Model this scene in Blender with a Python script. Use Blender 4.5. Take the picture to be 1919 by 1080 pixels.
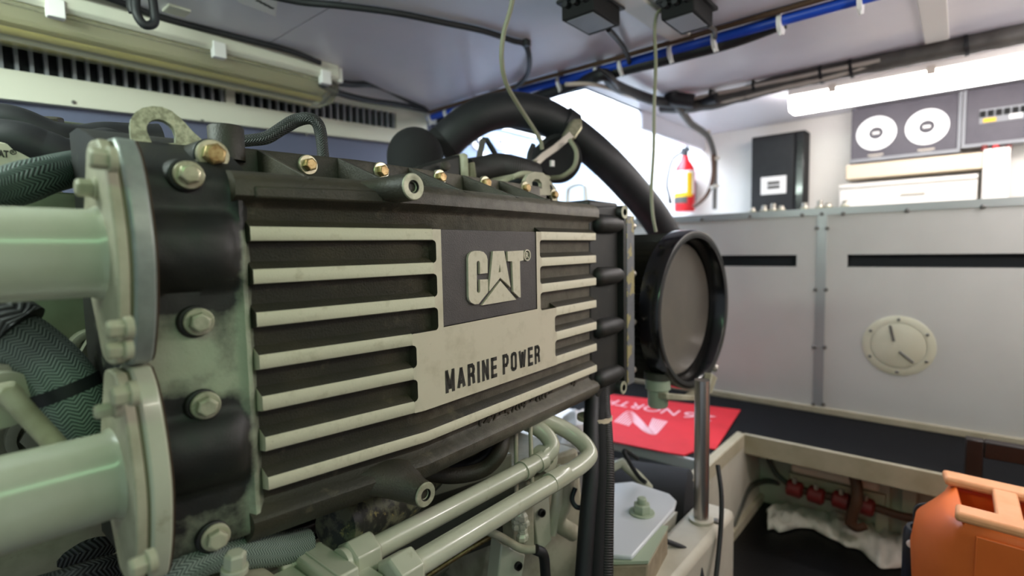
import bpy, bmesh, math, random
from mathutils import Vector, Matrix, noise as mnoise
random.seed(7)
for _o in list(bpy.data.objects): bpy.data.objects.remove(_o, do_unlink=True)
SC = bpy.context.scene
COL = SC.collection
PI = math.pi

# ---------------------------------------------------------------- camera
F, CX, CY = 980.0, 959.5, 540.0
EYE = Vector((0, 0, 1.12))
def _d(px, py): return Vector(((px-CX)/F, -(py-CY)/F, -1.0))
_ex = _d(1800, 450).normalized(); _ey = _d(-210, 490).normalized()
_ez = _ex.cross(_ey).normalized(); _ey = _ez.cross(_ex)
def ray(px, py):
    c = _d(px, py); return Vector((_ex.dot(c), _ey.dot(c), _ez.dot(c)))
def onX(px, py, X): r = ray(px, py); return EYE + r*(X/r.x)
def onY(px, py, Y): r = ray(px, py); return EYE + r*(Y/r.y)
def onZ(px, py, Z): r = ray(px, py); return EYE + r*((Z-EYE.z)/r.z)
def at(px, py, t): return EYE + ray(px, py)*t        # t metres in front of the lens
cam = bpy.data.cameras.new('camera'); cam.sensor_width = 36.0; cam.lens = 36.0*F/1919.0
cam.clip_start = 0.02; cam.clip_end = 60
camo = bpy.data.objects.new('camera', cam); COL.objects.link(camo)
_m = Matrix(((_ex.x, _ex.y, _ex.z), (_ey.x, _ey.y, _ey.z), (_ez.x, _ez.y, _ez.z)))
camo.matrix_world = Matrix.Translation(EYE) @ _m.to_4x4()
cam.dof.use_dof = True; cam.dof.focus_distance = 0.88; cam.dof.aperture_fstop = 2.1
SC.camera = camo

# ---------------------------------------------------------------- world, lamps, exposure
SC.view_settings.view_transform = 'Standard'; SC.view_settings.look = 'None'
SC.view_settings.gamma = 1.0; SC.view_settings.use_curve_mapping = False
SC.view_settings.exposure = 0.75
w = bpy.data.worlds.new('world'); SC.world = w; w.use_nodes = True
bg = w.node_tree.nodes['Background']; bg.inputs[0].default_value = (0.80, 0.90, 1.0, 1); bg.inputs[1].default_value = 0.24
def area(name, loc, target, sx, sy, power, col):
    l = bpy.data.lights.new(name, 'AREA'); l.shape = 'RECTANGLE'; l.size = sx; l.size_y = sy
    l.energy = power; l.color = col
    o = bpy.data.objects.new(name, l); COL.objects.link(o); o.location = loc
    d = (Vector(target)-Vector(loc)); o.rotation_euler = d.to_track_quat('-Z', 'Y').to_euler(); return o
# ceiling tubes behind the photographer, the green one over the aft end, an added port-side fill, and the daylight of the hatch
area('aft_tube_light', (-0.30, -0.35, 1.83), (0.25, 0.65, 0.95), 0.9, 0.28, 3.4, (0.47, 1.0, 0.53))
area('port_wall_fill', (-0.55, 1.25, 1.82), (1.1, 2.2, 1.5), 1.0, 0.12, 17, (0.84, 1.0, 0.90))  # no fixture here: fill added to brighten the far wall and fascia
area('near_tube_light', (0.95, -0.75, 1.88), (0.95, 0.4, 0.9), 1.2, 0.12, 14, (1.0, 0.95, 0.80))
area('forward_tube_light', (2.45, -0.35, 1.80), (2.75, 0.1, 0.6), 0.12, 1.2, 6, (1.0, 0.95, 0.98))
_l = bpy.data.lights.new('ceiling_fill', 'POINT'); _l.energy = 8.0; _l.color = (1.0, 0.90, 0.90); _l.shadow_soft_size = 0.09
_o = bpy.data.objects.new('ceiling_fill', _l); COL.objects.link(_o); _o.location = (1.55, -0.5, 1.52)   # unseen fill added to brighten the ceiling, right of the frame
area('hatch_daylight', (2.75, 1.75, 2.14), (2.6, 1.6, 0.0), 1.1, 0.75, 12, (0.74, 0.87, 1.0))

# ---------------------------------------------------------------- materials
def lin(c):
    return c/12.92 if c <= 0.04045 else ((c+0.055)/1.055)**2.4
def C(h):
    h = h.lstrip('#'); return tuple(lin(int(h[i:i+2], 16)/255) for i in (0, 2, 4))+(1,)
def mat(name, col, rough=0.5, metal=0.0, col2=None, nscale=8.0, lo=0.4, hi=0.7, bump=0.0, bscale=200.0,
        trans=0.0, emit=None, estr=0.0, spec=0.5, wear=None, coat=0.0, detail=4.0, dust=None, dscale=30.0, dlo=.55, dhi=.75):
    m = bpy.data.materials.new(name); m.use_nodes = True; nt = m.node_tree; N = nt.nodes; L = nt.links
    b = N['Principled BSDF']; b.inputs['Roughness'].default_value = rough; b.inputs['Metallic'].default_value = metal
    b.inputs['Specular IOR Level'].default_value = spec
    b.inputs['Coat Weight'].default_value = coat
    b.inputs['Transmission Weight'].default_value = trans
    tc = N.new('ShaderNodeTexCoord')
    cur = None
    b.inputs['Base Color'].default_value = C(col)
    def nz(scale, det=detail):
        n = N.new('ShaderNodeTexNoise'); n.inputs['Scale'].default_value = scale; n.inputs['Detail'].default_value = det
        n.inputs['Roughness'].default_value = .6
        L.new(tc.outputs['Object'], n.inputs['Vector']); return n
    def mix(fac, a, c):
        x = N.new('ShaderNodeMix'); x.data_type = 'RGBA'
        L.new(fac, x.inputs[0])
        if isinstance(a, tuple): x.inputs[6].default_value = a
        else: L.new(a, x.inputs[6])
        x.inputs[7].default_value = c
        return x.outputs[2]
    def ramp(src, a, c):
        r = N.new('ShaderNodeMapRange'); r.inputs[1].default_value = a; r.inputs[2].default_value = c
        L.new(src, r.inputs[0]); return r.outputs[0]
    cur = C(col)
    if col2: cur = mix(ramp(nz(nscale).outputs[0], lo, hi), cur, C(col2))
    if wear:
        at_ = N.new('ShaderNodeAttribute'); at_.attribute_name = 'wear'
        mu = N.new('ShaderNodeMath'); mu.operation = 'ADD'; L.new(at_.outputs['Fac'], mu.inputs[0])
        sb = N.new('ShaderNodeMath'); sb.operation = 'MULTIPLY_ADD'; L.new(nz(45, 6).outputs[0], sb.inputs[0]); sb.inputs[1].default_value = .9; sb.inputs[2].default_value = -.45
        L.new(sb.outputs[0], mu.inputs[1])
        cur = mix(ramp(mu.outputs[0], .16, .78), cur, C(wear))
    if dust: cur = mix(ramp(nz(dscale, 6).outputs[0], dlo, dhi), cur, C(dust))
    if not isinstance(cur, tuple): L.new(cur, b.inputs['Base Color'])
    if bump:
        bp = N.new('ShaderNodeBump'); bp.inputs['Strength'].default_value = bump; bp.inputs['Distance'].default_value = .001
        L.new(nz(bscale, 3).outputs[0], bp.inputs['Height']); L.new(bp.outputs[0], b.inputs['Normal'])
    if emit:
        b.inputs['Emission Color'].default_value = C(emit); b.inputs['Emission Strength'].default_value = estr
    return m
def braid(name, ca, cb, nu=10.0, nv=240.0, k=2.0):
    """woven sleeving: chevrons along the hose, from the hose's own UV map"""
    m = bpy.data.materials.new(name); m.use_nodes = True; nt = m.node_tree; N = nt.nodes; L = nt.links
    b = N['Principled BSDF']; b.inputs['Roughness'].default_value = .55
    uv = N.new('ShaderNodeUVMap'); sp = N.new('ShaderNodeSeparateXYZ'); L.new(uv.outputs[0], sp.inputs[0])
    def ma(op, a, c=None):
        n = N.new('ShaderNodeMath'); n.operation = op
        for i, v in enumerate((a, c)):
            if v is None: continue
            if isinstance(v, (int, float)): n.inputs[i].default_value = v
            else: L.new(v, n.inputs[i])
        return n.outputs[0]
    tri = ma('PINGPONG', ma('MULTIPLY', sp.outputs[0], nu), 0.5)
    ph = ma('ADD', ma('MULTIPLY', sp.outputs[1], nv), ma('MULTIPLY', tri, k))
    wv = ma('PINGPONG', ph, 0.5)
    r = N.new('ShaderNodeMapRange'); r.inputs[1].default_value = .12; r.inputs[2].default_value = .38; L.new(wv, r.inputs[0])
    x = N.new('ShaderNodeMix'); x.data_type = 'RGBA'; L.new(r.outputs[0], x.inputs[0])
    x.inputs[6].default_value = C(ca); x.inputs[7].default_value = C(cb); L.new(x.outputs[2], b.inputs['Base Color'])
    bp = N.new('ShaderNodeBump'); bp.inputs['Strength'].default_value = .6; bp.inputs['Distance'].default_value = .002
    L.new(r.outputs[0], bp.inputs['Height']); L.new(bp.outputs[0], b.inputs['Normal'])
    return m
M = {}
M['cast'] = mat('dark_casting_paint', '#322f26', .5, col2='#413b2d', nscale=9, lo=.4, hi=.65, wear='#6f695d', bump=.9, bscale=330, dust='#7a715c', dscale=26, dlo=.62, dhi=.9)
M['cast_end'] = mat('worn_casting_paint', '#1d1e1c', .5, col2='#272621', nscale=14, wear='#a3ab92', bump=.35, bscale=300)
M['rim'] = mat('rib_face_cream', '#d2cab2', .55, col2='#bdb49a', nscale=60, lo=.55, hi=.75, bump=.3, bscale=350, dust='#7d6a50', dscale=160, dlo=.68, dhi=.8)
M['plate'] = mat('nameplate_cream', '#d0c6b0', .5, col2='#beb49c', nscale=25, lo=.5, hi=.75, dust='#82735c', dscale=90, dlo=.68, dhi=.8)
M['logo'] = mat('logo_field_grey', '#443f3e', .5, col2='#4e4846', nscale=18, bump=.9, bscale=520)
M['letter'] = mat('letter_cream', '#d3cab4', .55, col2='#c0b69c', nscale=90, lo=.5, hi=.75)
M['engrave'] = mat('engraved_black', '#33302a', .7)
M['cream'] = mat('engine_cream_paint', '#bfc0ab', .22, col2='#b0b19b', nscale=7, coat=.25, dust='#8a7d60', dscale=18, dlo=.68, dhi=.85)
M['creamd'] = mat('engine_cream_dusty', '#b4b098', .55, col2='#8f8a72', nscale=14, dust='#6a5436', dscale=40, dlo=.66, dhi=.8)
M['grey'] = mat('flange_grey', '#9aa09a', .35, metal=.25, col2='#7d837d', nscale=20, dust='#7a5f40', dscale=50, dlo=.7, dhi=.8)
M['block'] = mat('block_paint_shade', '#8d9079', .5, col2='#7a7b65', nscale=10)
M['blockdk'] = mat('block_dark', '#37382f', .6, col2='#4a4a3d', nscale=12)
M['gold'] = mat('zinc_yellow', '#b09a6c', .38, metal=.7, col2='#86683f', nscale=120, lo=.4, hi=.65, bump=.3, bscale=300)
M['zinc'] = mat('zinc_pale', '#c9c4a8', .32, metal=.7, col2='#a39c80', nscale=90)
M['steel'] = mat('stud_steel', '#b9b3a8', .35, metal=.8)
M['eye'] = mat('galvanised', '#b9bc9f', .5, metal=.35, col2='#8d9077', nscale=150, lo=.4, hi=.6, bump=.6, bscale=260, dust='#7a6842', dscale=60, dlo=.68, dhi=.8)
M['black'] = mat('black_rubber', '#17181a', .55, col2='#222326', nscale=10)
M['blackg'] = mat('black_gloss', '#0c0c0d', .22, coat=.3)
M['blackm'] = mat('black_matte', '#131314', .85)
M['hole'] = mat('bore_dark', '#1a1b18', .5, metal=.4)
M['boss'] = mat('machined_boss', '#b7b59d', .45, metal=.25, col2='#8f9079', nscale=80)
M['rust'] = mat('rust_edge', '#4a3524', .8)
M['gasket'] = mat('gasket', '#6a6a50', .8)
M['ceil'] = mat('ceiling_white', '#dddae0', .3, col2='#d6d3da', nscale=3)
M['ceilw'] = mat('ceiling_trim_white', '#dcd8d0', .45)
M['wall'] = mat('wall_white', '#e6e2dc', .45, col2='#dcd7cf', nscale=2)
M['lav'] = mat('hull_lining_lavender', '#5b6078', .6)
M['fascia'] = mat('fascia_cream', '#cfcdbd', .5)
M['slat'] = mat('vent_slat_grey', '#85878c', .5)
M['slot'] = mat('slot_dark', '#14181c', .8)
M['panel'] = mat('enclosure_panel_paint', '#c0bfb9', .5, col2='#b9b8b2', nscale=2.5)
M['rail'] = mat('aluminium_rail', '#a5a7a6', .4, metal=.5)
M['screw'] = mat('screw_grey', '#6a6863', .4, metal=.5)
M['foil'] = mat('walkway_black', '#0a0a0c', .8, col2='#0f0f11', nscale=60, bump=.6, bscale=300, spec=.2)
M['trim'] = mat('trim_cream', '#b3aa92', .5, col2='#a39a80', nscale=9)
M['pitw'] = mat('bilge_wall', '#b3b7a0', .5, col2='#a3a68f', nscale=6)
M['pitf'] = mat('bilge_floor', '#050505', .4, bump=1, bscale=120, spec=.25)
M['red'] = mat('mat_red', '#d81f2c', .75, col2='#c81824', nscale=5, bump=.4, bscale=500)
M['white'] = mat('white_print', '#efb9c0', .7)
M['redp'] = mat('red_paint', '#d3141c', .35)
M['yellow'] = mat('yellow_label', '#e6b414', .5)
M['paper'] = mat('paper_white', '#ece9e6', .6)
M['orange'] = mat('orange_plastic', '#e6702c', .42, col2='#d96524', nscale=4)
M['orangep'] = mat('orange_rim_pale', '#eda877', .5, col2='#e39a66', nscale=12)
M['bottle'] = mat('dark_blue_plastic', '#20242f', .35)
M['cloth'] = mat('white_rag', '#c3c2b4', .85, col2='#aeae9f', nscale=8, bump=.5, bscale=60)
M['blue'] = mat('blue_hose', '#1446b8', .4)
M['grn'] = mat('green_wire', '#86866e', .5)
M['cab'] = mat('cable_grey', '#4a4743', .5, col2='#5a5650', nscale=12)
M['cabw'] = mat('cable_white', '#b8afa2', .5)
M['brown'] = mat('brown_hose', '#4a2c18', .6)
M['redc'] = mat('red_fitting', '#701a16', .5)
M['tubeon'] = mat('lit_diffuser', '#ffffff', .4, emit='#fff8f4', estr=10.0)
M['dial'] = mat('dial_white', '#f4f4f4', .4, emit='#ffffff', estr=.25)
M['gauge'] = mat('gauge_panel_grey', '#4b4750', .5, col2='#423e48', nscale=8)
M['beige'] = mat('duct_beige', '#d9c8ae', .5)
M['lens'] = mat('clear_cover', '#e8e6cf', .18, trans=.9)
M['tubeoff'] = mat('unlit_tube', '#efe2a0', .3)
M['steelpost'] = mat('stainless_post', '#b5b0ac', .28, metal=.9)
M['wood'] = mat('mount_block', '#9a8c74', .7, col2='#7f725c', nscale=20)
M['string'] = mat('stringer_paint', '#c2bcab', .4, col2='#b2ac9a', nscale=6)
M['pale'] = mat('mount_plate_paint', '#d5d8dc', .25)
M['decal'] = mat('decal_cream', '#cfccb4', .4)
M['clear'] = mat('clear_acrylic', '#cbc8b2', .3, col2='#c5c2aa', nscale=5)
M['mottle'] = mat('mottled_pipe', '#2c3029', .5, col2='#71745a', nscale=38, lo=.45, hi=.6, dust='#a39a5e', dscale=60, dlo=.62, dhi=.72)
M['braidL'] = braid('braid_sleeve', '#101613', '#5d7067', 9, 210, 3.4)
M['braidK'] = braid('braid_black', '#060707', '#424542', 6, 210, 2.6)
M['braidP'] = braid('braid_pale', '#3a4842', '#97a69b', 12, 260, 3.0)
M['corr'] = braid('corrugated', '#0c0c0d', '#35322f', 0, 190, 0)
M['sky'] = mat('hatch_daylight_lid', '#ffffff', .5, emit='#d2e5ff', estr=7.0)

# ---------------------------------------------------------------- builders
ORG = {}
def worg(p):
    return ORG.get(p.name, Vector((0, 0, 0))) if p else Vector((0, 0, 0))
def sharp(bm, ang=32):
    bm.normal_update()
    for f in bm.faces: f.smooth = True
    la = math.radians(ang)
    for e in bm.edges:
        if len(e.link_faces) == 2 and e.calc_face_angle(0) > la: e.smooth = False
def obj(name, bm, mats, parent=None, bevel=0, ang=32, seg=2, keep=False):
    """link one mesh object; its vertices are given in world space"""
    bmesh.ops.recalc_face_normals(bm, faces=bm.faces[:])
    if not isinstance(mats, (list, tuple)): mats = [mats]
    sharp(bm, ang)
    if parent:
        base = worg(parent)
    else:
        xs = [v.co for v in bm.verts]
        base = Vector((sum((v.x for v in xs))/len(xs), sum((v.y for v in xs))/len(xs), min(v.z for v in xs)))
    for v in bm.verts: v.co -= base
    me = bpy.data.meshes.new(name); bm.to_mesh(me); bm.free()
    for m in mats: me.materials.append(M[m] if isinstance(m, str) else m)
    o = bpy.data.objects.new(name, me); COL.objects.link(o)
    if parent: o.parent = parent; ORG[o.name] = base
    else: o.location = base; ORG[o.name] = base
    if bevel:
        b = o.modifiers.new('bevel', 'BEVEL'); b.width = bevel; b.segments = seg; b.limit_method = 'ANGLE'; b.angle_limit = math.radians(40)
        b.harden_normals = False
    return o
def tag(o, label, cat, group=None):
    o['label'] = label; o['category'] = cat
    if group: o['group'] = group
    return o
def struct(o): o['kind'] = 'structure'; return o
def thing(name, label, cat, loc, group=None):
    o = bpy.data.objects.new(name, None); COL.objects.link(o); o.location = loc; o.empty_display_size = .05
    ORG[o.name] = Vector(loc); return tag(o, label, cat, group)
def lab(o, t): o['label'] = t; return o
def copy_tree(o, parent=None):
    c = o.copy(); COL.objects.link(c)
    if parent: c.parent = parent
    for ch in [x for x in COL.objects if x.parent == o]: copy_tree(ch, c)
    return c
def B(): return bmesh.new()
def box(bm, lo, hi, mi=0):
    (a, b, c), (d, e, f) = lo, hi
    v = [bm.verts.new(p) for p in ((a,b,c),(d,b,c),(d,e,c),(a,e,c),(a,b,f),(d,b,f),(d,e,f),(a,e,f))]
    for q in ((3,2,1,0),(4,5,6,7),(0,1,5,4),(1,2,6,5),(2,3,7,6),(3,0,4,7)):
        fc = bm.faces.new([v[i] for i in q]); fc.material_index = mi
def frame_of(d):
    d = Vector(d).normalized()
    u = d.cross(Vector((0, 0, 1)) if abs(d.z) < .9 else Vector((1, 0, 0))).normalized()
    return d, u, d.cross(u).normalized()
def ring(bm, c, u, v, r, n, ph=0): return [bm.verts.new(c+u*(r*math.cos(ph+2*PI*i/n))+v*(r*math.sin(ph+2*PI*i/n))) for i in range(n)]
def bridge(bm, a, b, mi=0):
    n = len(a)
    for i in range(n):
        f = bm.faces.new((a[i], a[(i+1) % n], b[(i+1) % n], b[i])); f.material_index = mi
def lathe(bm, p0, d, prof, n=32, mi=0, mis=None, cap0=True, cap1=True, ph=0):
    """profile of (distance along d, radius)"""
    p0 = Vector(p0); d, u, v = frame_of(d); rings = [ring(bm, p0+d*h, u, v, max(r, 1e-5), n, ph) for h, r in prof]
    for i in range(len(rings)-1): bridge(bm, rings[i], rings[i+1], mis[i] if mis else mi)
    if cap0: bm.faces.new(rings[0][::-1]).material_index = (mis[0] if mis else mi)
    if cap1: bm.faces.new(rings[-1]).material_index = (mis[-1] if mis else mi)
def cyl(bm, p0, p1, r0, r1=None, n=20, mi=0):
    p0, p1 = Vector(p0), Vector(p1); lathe(bm, p0, p1-p0, [(0, r0), ((p1-p0).length, r0 if r1 is None else r1)], n, mi)
def prism(bm, pts, ext, mi=0, mi_side=None):
    a = [bm.verts.new(Vector(p)) for p in pts]; b = [bm.verts.new(Vector(p)+Vector(ext)) for p in pts]
    bm.faces.new(a).material_index = mi; bm.faces.new(b[::-1]).material_index = mi
    n = len(a)
    for i in range(n):
        f = bm.faces.new((a[i], b[i], b[(i+1) % n], a[(i+1) % n])); f.material_index = mi if mi_side is None else mi_side
def spline(pts, per=8):
    P = [Vector(p) for p in pts]
    if len(P) < 3 : return P
    out = []
    for i in range(len(P)-1):
        p0 = P[i-1] if i else P[0]*2-P[1]; p1 = P[i]; p2 = P[i+1]; p3 = P[i+2] if i+2 < len(P) else P[-1]*2-P[-2]
        for k in range(per):
            t = k/per
            out.append(0.5*((2*p1)+(p2-p0)*t+(2*p0-5*p1+4*p2-p3)*t*t+(3*p1-p0-3*p2+p3)*t**3))
    out.append(P[-1]); return out
def tube(bm, pts, r, n=12, per=8, smooth=True, lump=0.0, mi=0, r1=None):
    P = spline(pts, per) if smooth else [Vector(p) for p in pts]
    uvl = bm.loops.layers.uv.verify()
    t0 = (P[1]-P[0]).normalized(); _, u, v = frame_of(t0)
    rings = []; s = 0; S = [0]
    for i, p in enumerate(P):
        t = (P[min(i+1, len(P)-1)]-P[max(i-1, 0)]).normalized()
        u = (u-t*u.dot(t)).normalized(); v = t.cross(u)
        rr = r if r1 is None else r+(r1-r)*i/(len(P)-1)
        if lump: rr *= 1+lump*mnoise.noise(p*18)
        rings.append(ring(bm, p, u, v, rr, n))
        if i: s += (p-P[i-1]).length; S.append(s)
    for i in range(len(rings)-1):
        a, b = rings[i], rings[i+1]
        for k in range(n):
            f = bm.faces.new((a[k], a[(k+1) % n], b[(k+1) % n], b[k])); f.material_index = mi
            for lp, (uu, vv) in zip(f.loops, ((k/n, S[i]), ((k+1)/n, S[i]), ((k+1)/n, S[i+1]), (k/n, S[i+1]))): lp[uvl].uv = (uu, vv)
    bm.faces.new(rings[0][::-1]).material_index = mi; bm.faces.new(rings[-1]).material_index = mi
def tubeobj(name, pts, r, m, parent=None, n=12, per=8, lump=0, smooth=True, r1=None):
    bm = B(); tube(bm, pts, r, n, per, smooth, lump, r1=r1); return obj(name, bm, m, parent, ang=60)
def sphere(bm, c, r, sx=1, sy=1, sz=1, u=20, v=12):
    bmesh.ops.create_uvsphere(bm, u_segments=u, v_segments=v, radius=r, matrix=Matrix.Translation(c) @ Matrix.Diagonal((sx, sy, sz, 1)))
def hexhead(bm, p, d, r, h, mi=0, ph=0.3):
    lathe(bm, p, d, [(0, r), (h*.86, r), (h, r*.84)], 6, mi, ph=ph)
def bolt(parent, p, d, r, h=None, m='zinc', wm='zinc', wr=1.45, wh=.0025, name='bolt', ph=0.3, deep=.004):
    """hex head with a raised round face, and its washer as a sub-part"""
    p = Vector(p); d = Vector(d).normalized(); h = h or r*.95
    bm = B(); hexhead(bm, p+d*wh, d, r, h, 0, ph); lathe(bm, p+d*(wh+h*.97), d, [(0, r*.76), (h*.07, r*.70)], 20)
    o = obj(name, bm, m, parent, bevel=r*.06)
    bm = B(); lathe(bm, p-d*deep, d, [(0, r*wr), (deep+wh*.7, r*wr), (deep+wh, r*wr*.93)], 24)
    obj('washer', bm, wm, o)
    return o
def textmesh(s, shear=0.0, off=0.0):
    cu = bpy.data.curves.new('t', 'FONT'); cu.body = s; cu.size = 1; cu.offset = off; cu.extrude = .5; cu.resolution_u = 3; cu.shear = shear
    o = bpy.data.objects.new('t', cu); COL.objects.link(o); bpy.context.view_layer.update()
    me = bpy.data.meshes.new_from_object(o.evaluated_get(bpy.context.evaluated_depsgraph_get()))
    bpy.data.objects.remove(o); bpy.data.curves.remove(cu); return me
def text(name, s, fmap, W, H, T, m, parent, off=0.0, shear=0.0):
    """letters fitted into W x H; fmap(u, v, w) gives the world point"""
    me = textmesh(s, shear, off); bm = B(); bm.from_mesh(me); bpy.data.meshes.remove(me)
    xs = [v.co.x for v in bm.verts]; ys = [v.co.y for v in bm.verts]; x0, x1, y0, y1 = min(xs), max(xs), min(ys), max(ys)
    for v in bm.verts:
        v.co = fmap((v.co.x-x0)/(x1-x0)*W, (v.co.y-y0)/(y1-y0)*H, (v.co.z+.5)*T)
    bmesh.ops.remove_doubles(bm, verts=bm.verts, dist=1e-6)
    return obj(name, bm, m, parent)
def quad(bm, pts, mi=0): bm.faces.new([bm.verts.new(Vector(p)) for p in pts]).material_index = mi
def slab(name, pts, ext, m, parent=None, bevel=0):
    bm = B(); prism(bm, pts, ext); return obj(name, bm, m, parent, bevel=bevel)
def boxobj(name, lo, hi, m, parent=None, bevel=0):
    bm = B(); box(bm, lo, hi); return obj(name, bm, m, parent, bevel=bevel)
M['peel'] = mat('flange_worn_dark', '#6a6a5c', .5, col2='#85856f', nscale=30, lo=.5, hi=.62, dust='#a89f78', dscale=22, dlo=.58, dhi=.62)
M['peel2'] = mat('cover_peeling', '#77797c', .45, metal=.2, col2='#66686c', nscale=30, dust='#aba075', dscale=15, dlo=.52, dhi=.54)
M['blackdust'] = mat('black_cover_dusty', '#2b2c2a', .6, col2='#55584c', nscale=12, lo=.45, hi=.7)
M['capgrey'] = mat('filter_end_grey', '#67625a', .28, metal=.3, col2='#716b61', nscale=6)
M['creamg'] = mat('pale_green_paint', '#a8b49c', .35)
M['frame'] = mat('dark_frame_brown', '#1c120e', .45)
M['pleat'] = mat('pleat_black', '#23201c', .35)
M['hub'] = mat('dial_hub_grey', '#45424a', .5)
M['hullside'] = mat('side_wall_bluish', '#a6b2c3', .5, col2='#98a5b8', nscale=3)
M['gauge2'] = mat('gauge_face_blue_grey', '#7f8ca6', .4)

# ================================================================ THE ROOM
ZC, ZW, ZF, XB, XU = 1.85, 0.37, 0.02, 2.60, 3.55      # ceiling, walkway, bilge floor, enclosure front, forward wall
HX0, HX1, HY0, HY1 = 2.12, 3.545, 1.345, 2.15           # hatch opening in the ceiling
def ceiling():
    bm = B(); box(bm, (-1.3, -1.4, ZC+.03), (XU, 2.5, ZC+.035))
    # upper skin, with the hatch well left open
    bm.free(); bm = B()
    for lo, hi in (((-1.3, -1.4), (HX0, 2.5)), ((HX1+.03, -1.4), (XU+.1, 2.5)), ((HX0, -1.4), (HX1, HY0)), ((HX0, HY1), (HX1, 2.5))):
        box(bm, (lo[0], lo[1], ZC+.012), (hi[0], hi[1], ZC+.05))
    c = struct(obj('ceiling', bm, 'ceilw'))
    xs = [(-1.3, .885), (.891, 1.845), (1.851, HX0)]
    for a, b in xs: boxobj('ceiling_panel', (a, -1.4, ZC), (b, 2.3, ZC+.012), 'ceil', c)
    boxobj('ceiling_panel', (HX0, -1.4, ZC), (HX1, HY0, ZC+.012), 'ceil', c)
    
    return c
ceiling()
# hatch well with its daylit lid
bm = B()
for lo, hi in (((HX0-.02, HY0-.02), (HX0, HY1+.02)), ((HX1, HY0-.02), (HX1+.02, HY1+.02)), ((HX0, HY0-.02), (HX1, HY0)), ((HX0, HY1), (HX1, HY1+.02))):
    box(bm, (lo[0], lo[1], ZC), (hi[0], hi[1], 2.2))
hw = thing('deck_hatch', 'bright white daylit hatch well opening in the ceiling above the thick black hose', 'hatch', (2.75, 1.75, ZC))
obj('well', bm, 'wall', hw)
lab(boxobj('lid', (HX0-.02, HY0-.02, 2.2), (HX1+.02, HY1+.02, 2.22), 'sky', hw), 'translucent lid glowing with daylight')

# ceiling battens that run fore and aft
def trim_strip(name, px0, px1, w, m='ceilw', x0=None, x1=None):
    a, b = onZ(*px0, ZC), onZ(*px1, ZC); y = (a.y+b.y)/2
    return struct(boxobj(name, (a.x if x0 is None else x0, y-w/2, ZC-.012), (b.x if x1 is None else x1, y+w/2, ZC), m, bevel=.003))
trim_strip('trim_1', (1180, 0), (1285, 72), .075, x0=1.0)
trim_strip('trim_2', (1750, 0), (1752, 62), .07, x0=1.9, x1=2.5)

# far side: lavender lining, cream fascia with two vents
struct(boxobj('wall_left', (-.8, 2.2, -.3), (1.95, 2.24, ZC), 'lav'))
struct(boxobj('wall_left.001', (1.95, 2.17, -.3), (XU+.1, 2.21, ZC), 'hullside'))
struct(boxobj('trim_8', (2.64, HY0-.03, ZC-.10), (XU, HY0-.001, ZC+.001), 'ceil', bevel=.004))
YF = 2.165
def fz(px, py): p = onY(px, py, YF); return p
A0, A1 = fz(-60, 118), fz(743, 242); Cb0, Cb1 = fz(-60, 177), fz(745, 268); T0, T1 = fz(-60, 78), fz(743, 207)
def lerp_at(a, b, x): return a.z+(b.z-a.z)*(x-a.x)/(b.x-a.x)
XE = onY(800, 220, YF).x
fas = thing('vent_fascia', 'cream fascia with two rows of dark vertical slots along the lavender far wall', 'vent', (1.0, YF, 1.6))
def fband(name, xa, xb, fa, fb, m='fascia', d=.03, y=YF):
    return slab(name, [(xa, y, fa(xa)), (xb, y, fa(xb)), (xb, y, fb(xb)), (xa, y, fb(xa))], (0, d, 0), m, fas)
zb = lambda x: lerp_at(A0, A1, x); zc = lambda x: lerp_at(Cb0, Cb1, x); zt = lambda x: zb(x)+.078
XL = A0.x-.1
fband('lower_band', XL, XE, zc, zb)
fband('upper_band', XL, XE, zt, lambda x: max(zt(x)+.02, ZC-.001))
V1 = (XL, onY(424, 190, YF).x); V2 = (onY(441, 190, YF).x, onY(743, 240, YF).x)
fband('mullion', V1[1], V2[0], zb, zt); fband('end_stile', V2[1], XE, zb, zt)
for xa, xb in (V1, V2):
    fband('slot_backing', xa, xb, zb, zt, 'slot', .004, YF+.028)
    n = int((xb-xa)/.0335)
    for i in range(1, n+1):
        x = xa+(xb-xa)*i/(n+.35)
        fband('slat', x-.0045, x+.0045, zb, zt, 'slat', .022, YF+.004)
for px, py in ((138, 192), (379, 227), (575, 252)):
    p = onY(px, py, YF); bm = B(); lathe(bm, p, (0, -1, 0), [(-.002, .006), (.003, .006), (.004, .003)], 12); obj('screw', bm, 'screw', fas)

# forward wall above the counter
struct(boxobj('wall_forward', (XU, -1.6, 1.0), (XU+.05, 2.4, ZC+.02), 'wall'))
struct(boxobj('wall_right', (-.6, -1.65, -.2), (XU+.05, -1.6, ZC), 'wall'))
# bilge and walkway
struct(boxobj('floor', (-.6, -1.6, -.02), (2.6, 2.2, ZF), 'pitf'))
YP = .62
struct(boxobj('floor.001', (2.13, -1.6, ZW-.03), (XB+.4, YP+.02, ZW), 'foil'))
struct(boxobj('floor.002', (1.78, YP+.02, ZW-.03), (XB+.4, 2.2, ZW), 'foil'))
struct(boxobj('trim_3', (2.115, -1.6, ZW-.075), (2.132, YP+.02, ZW+.004), 'trim', bevel=.003))
struct(boxobj('trim_4', (1.55, YP, ZW-.05), (2.132, YP+.035, ZW+.004), 'trim', bevel=.003))
struct(boxobj('trim_5', (1.764, YP+.05, ZW-.045), (1.78, 2.2, ZW-.002), 'pale', bevel=.004))
struct(boxobj('wall_pit_forward', (2.33, -1.6, ZF), (2.36, YP, ZW-.03), 'pitw'))
struct(boxobj('wall_pit_left', (.9, YP, ZF), (2.36, YP+.03, ZW-.05), 'string'))
struct(boxobj('trim_6', (1.2, YP-.018, ZF), (2.33, YP, ZF+.035), 'trim'))
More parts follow.
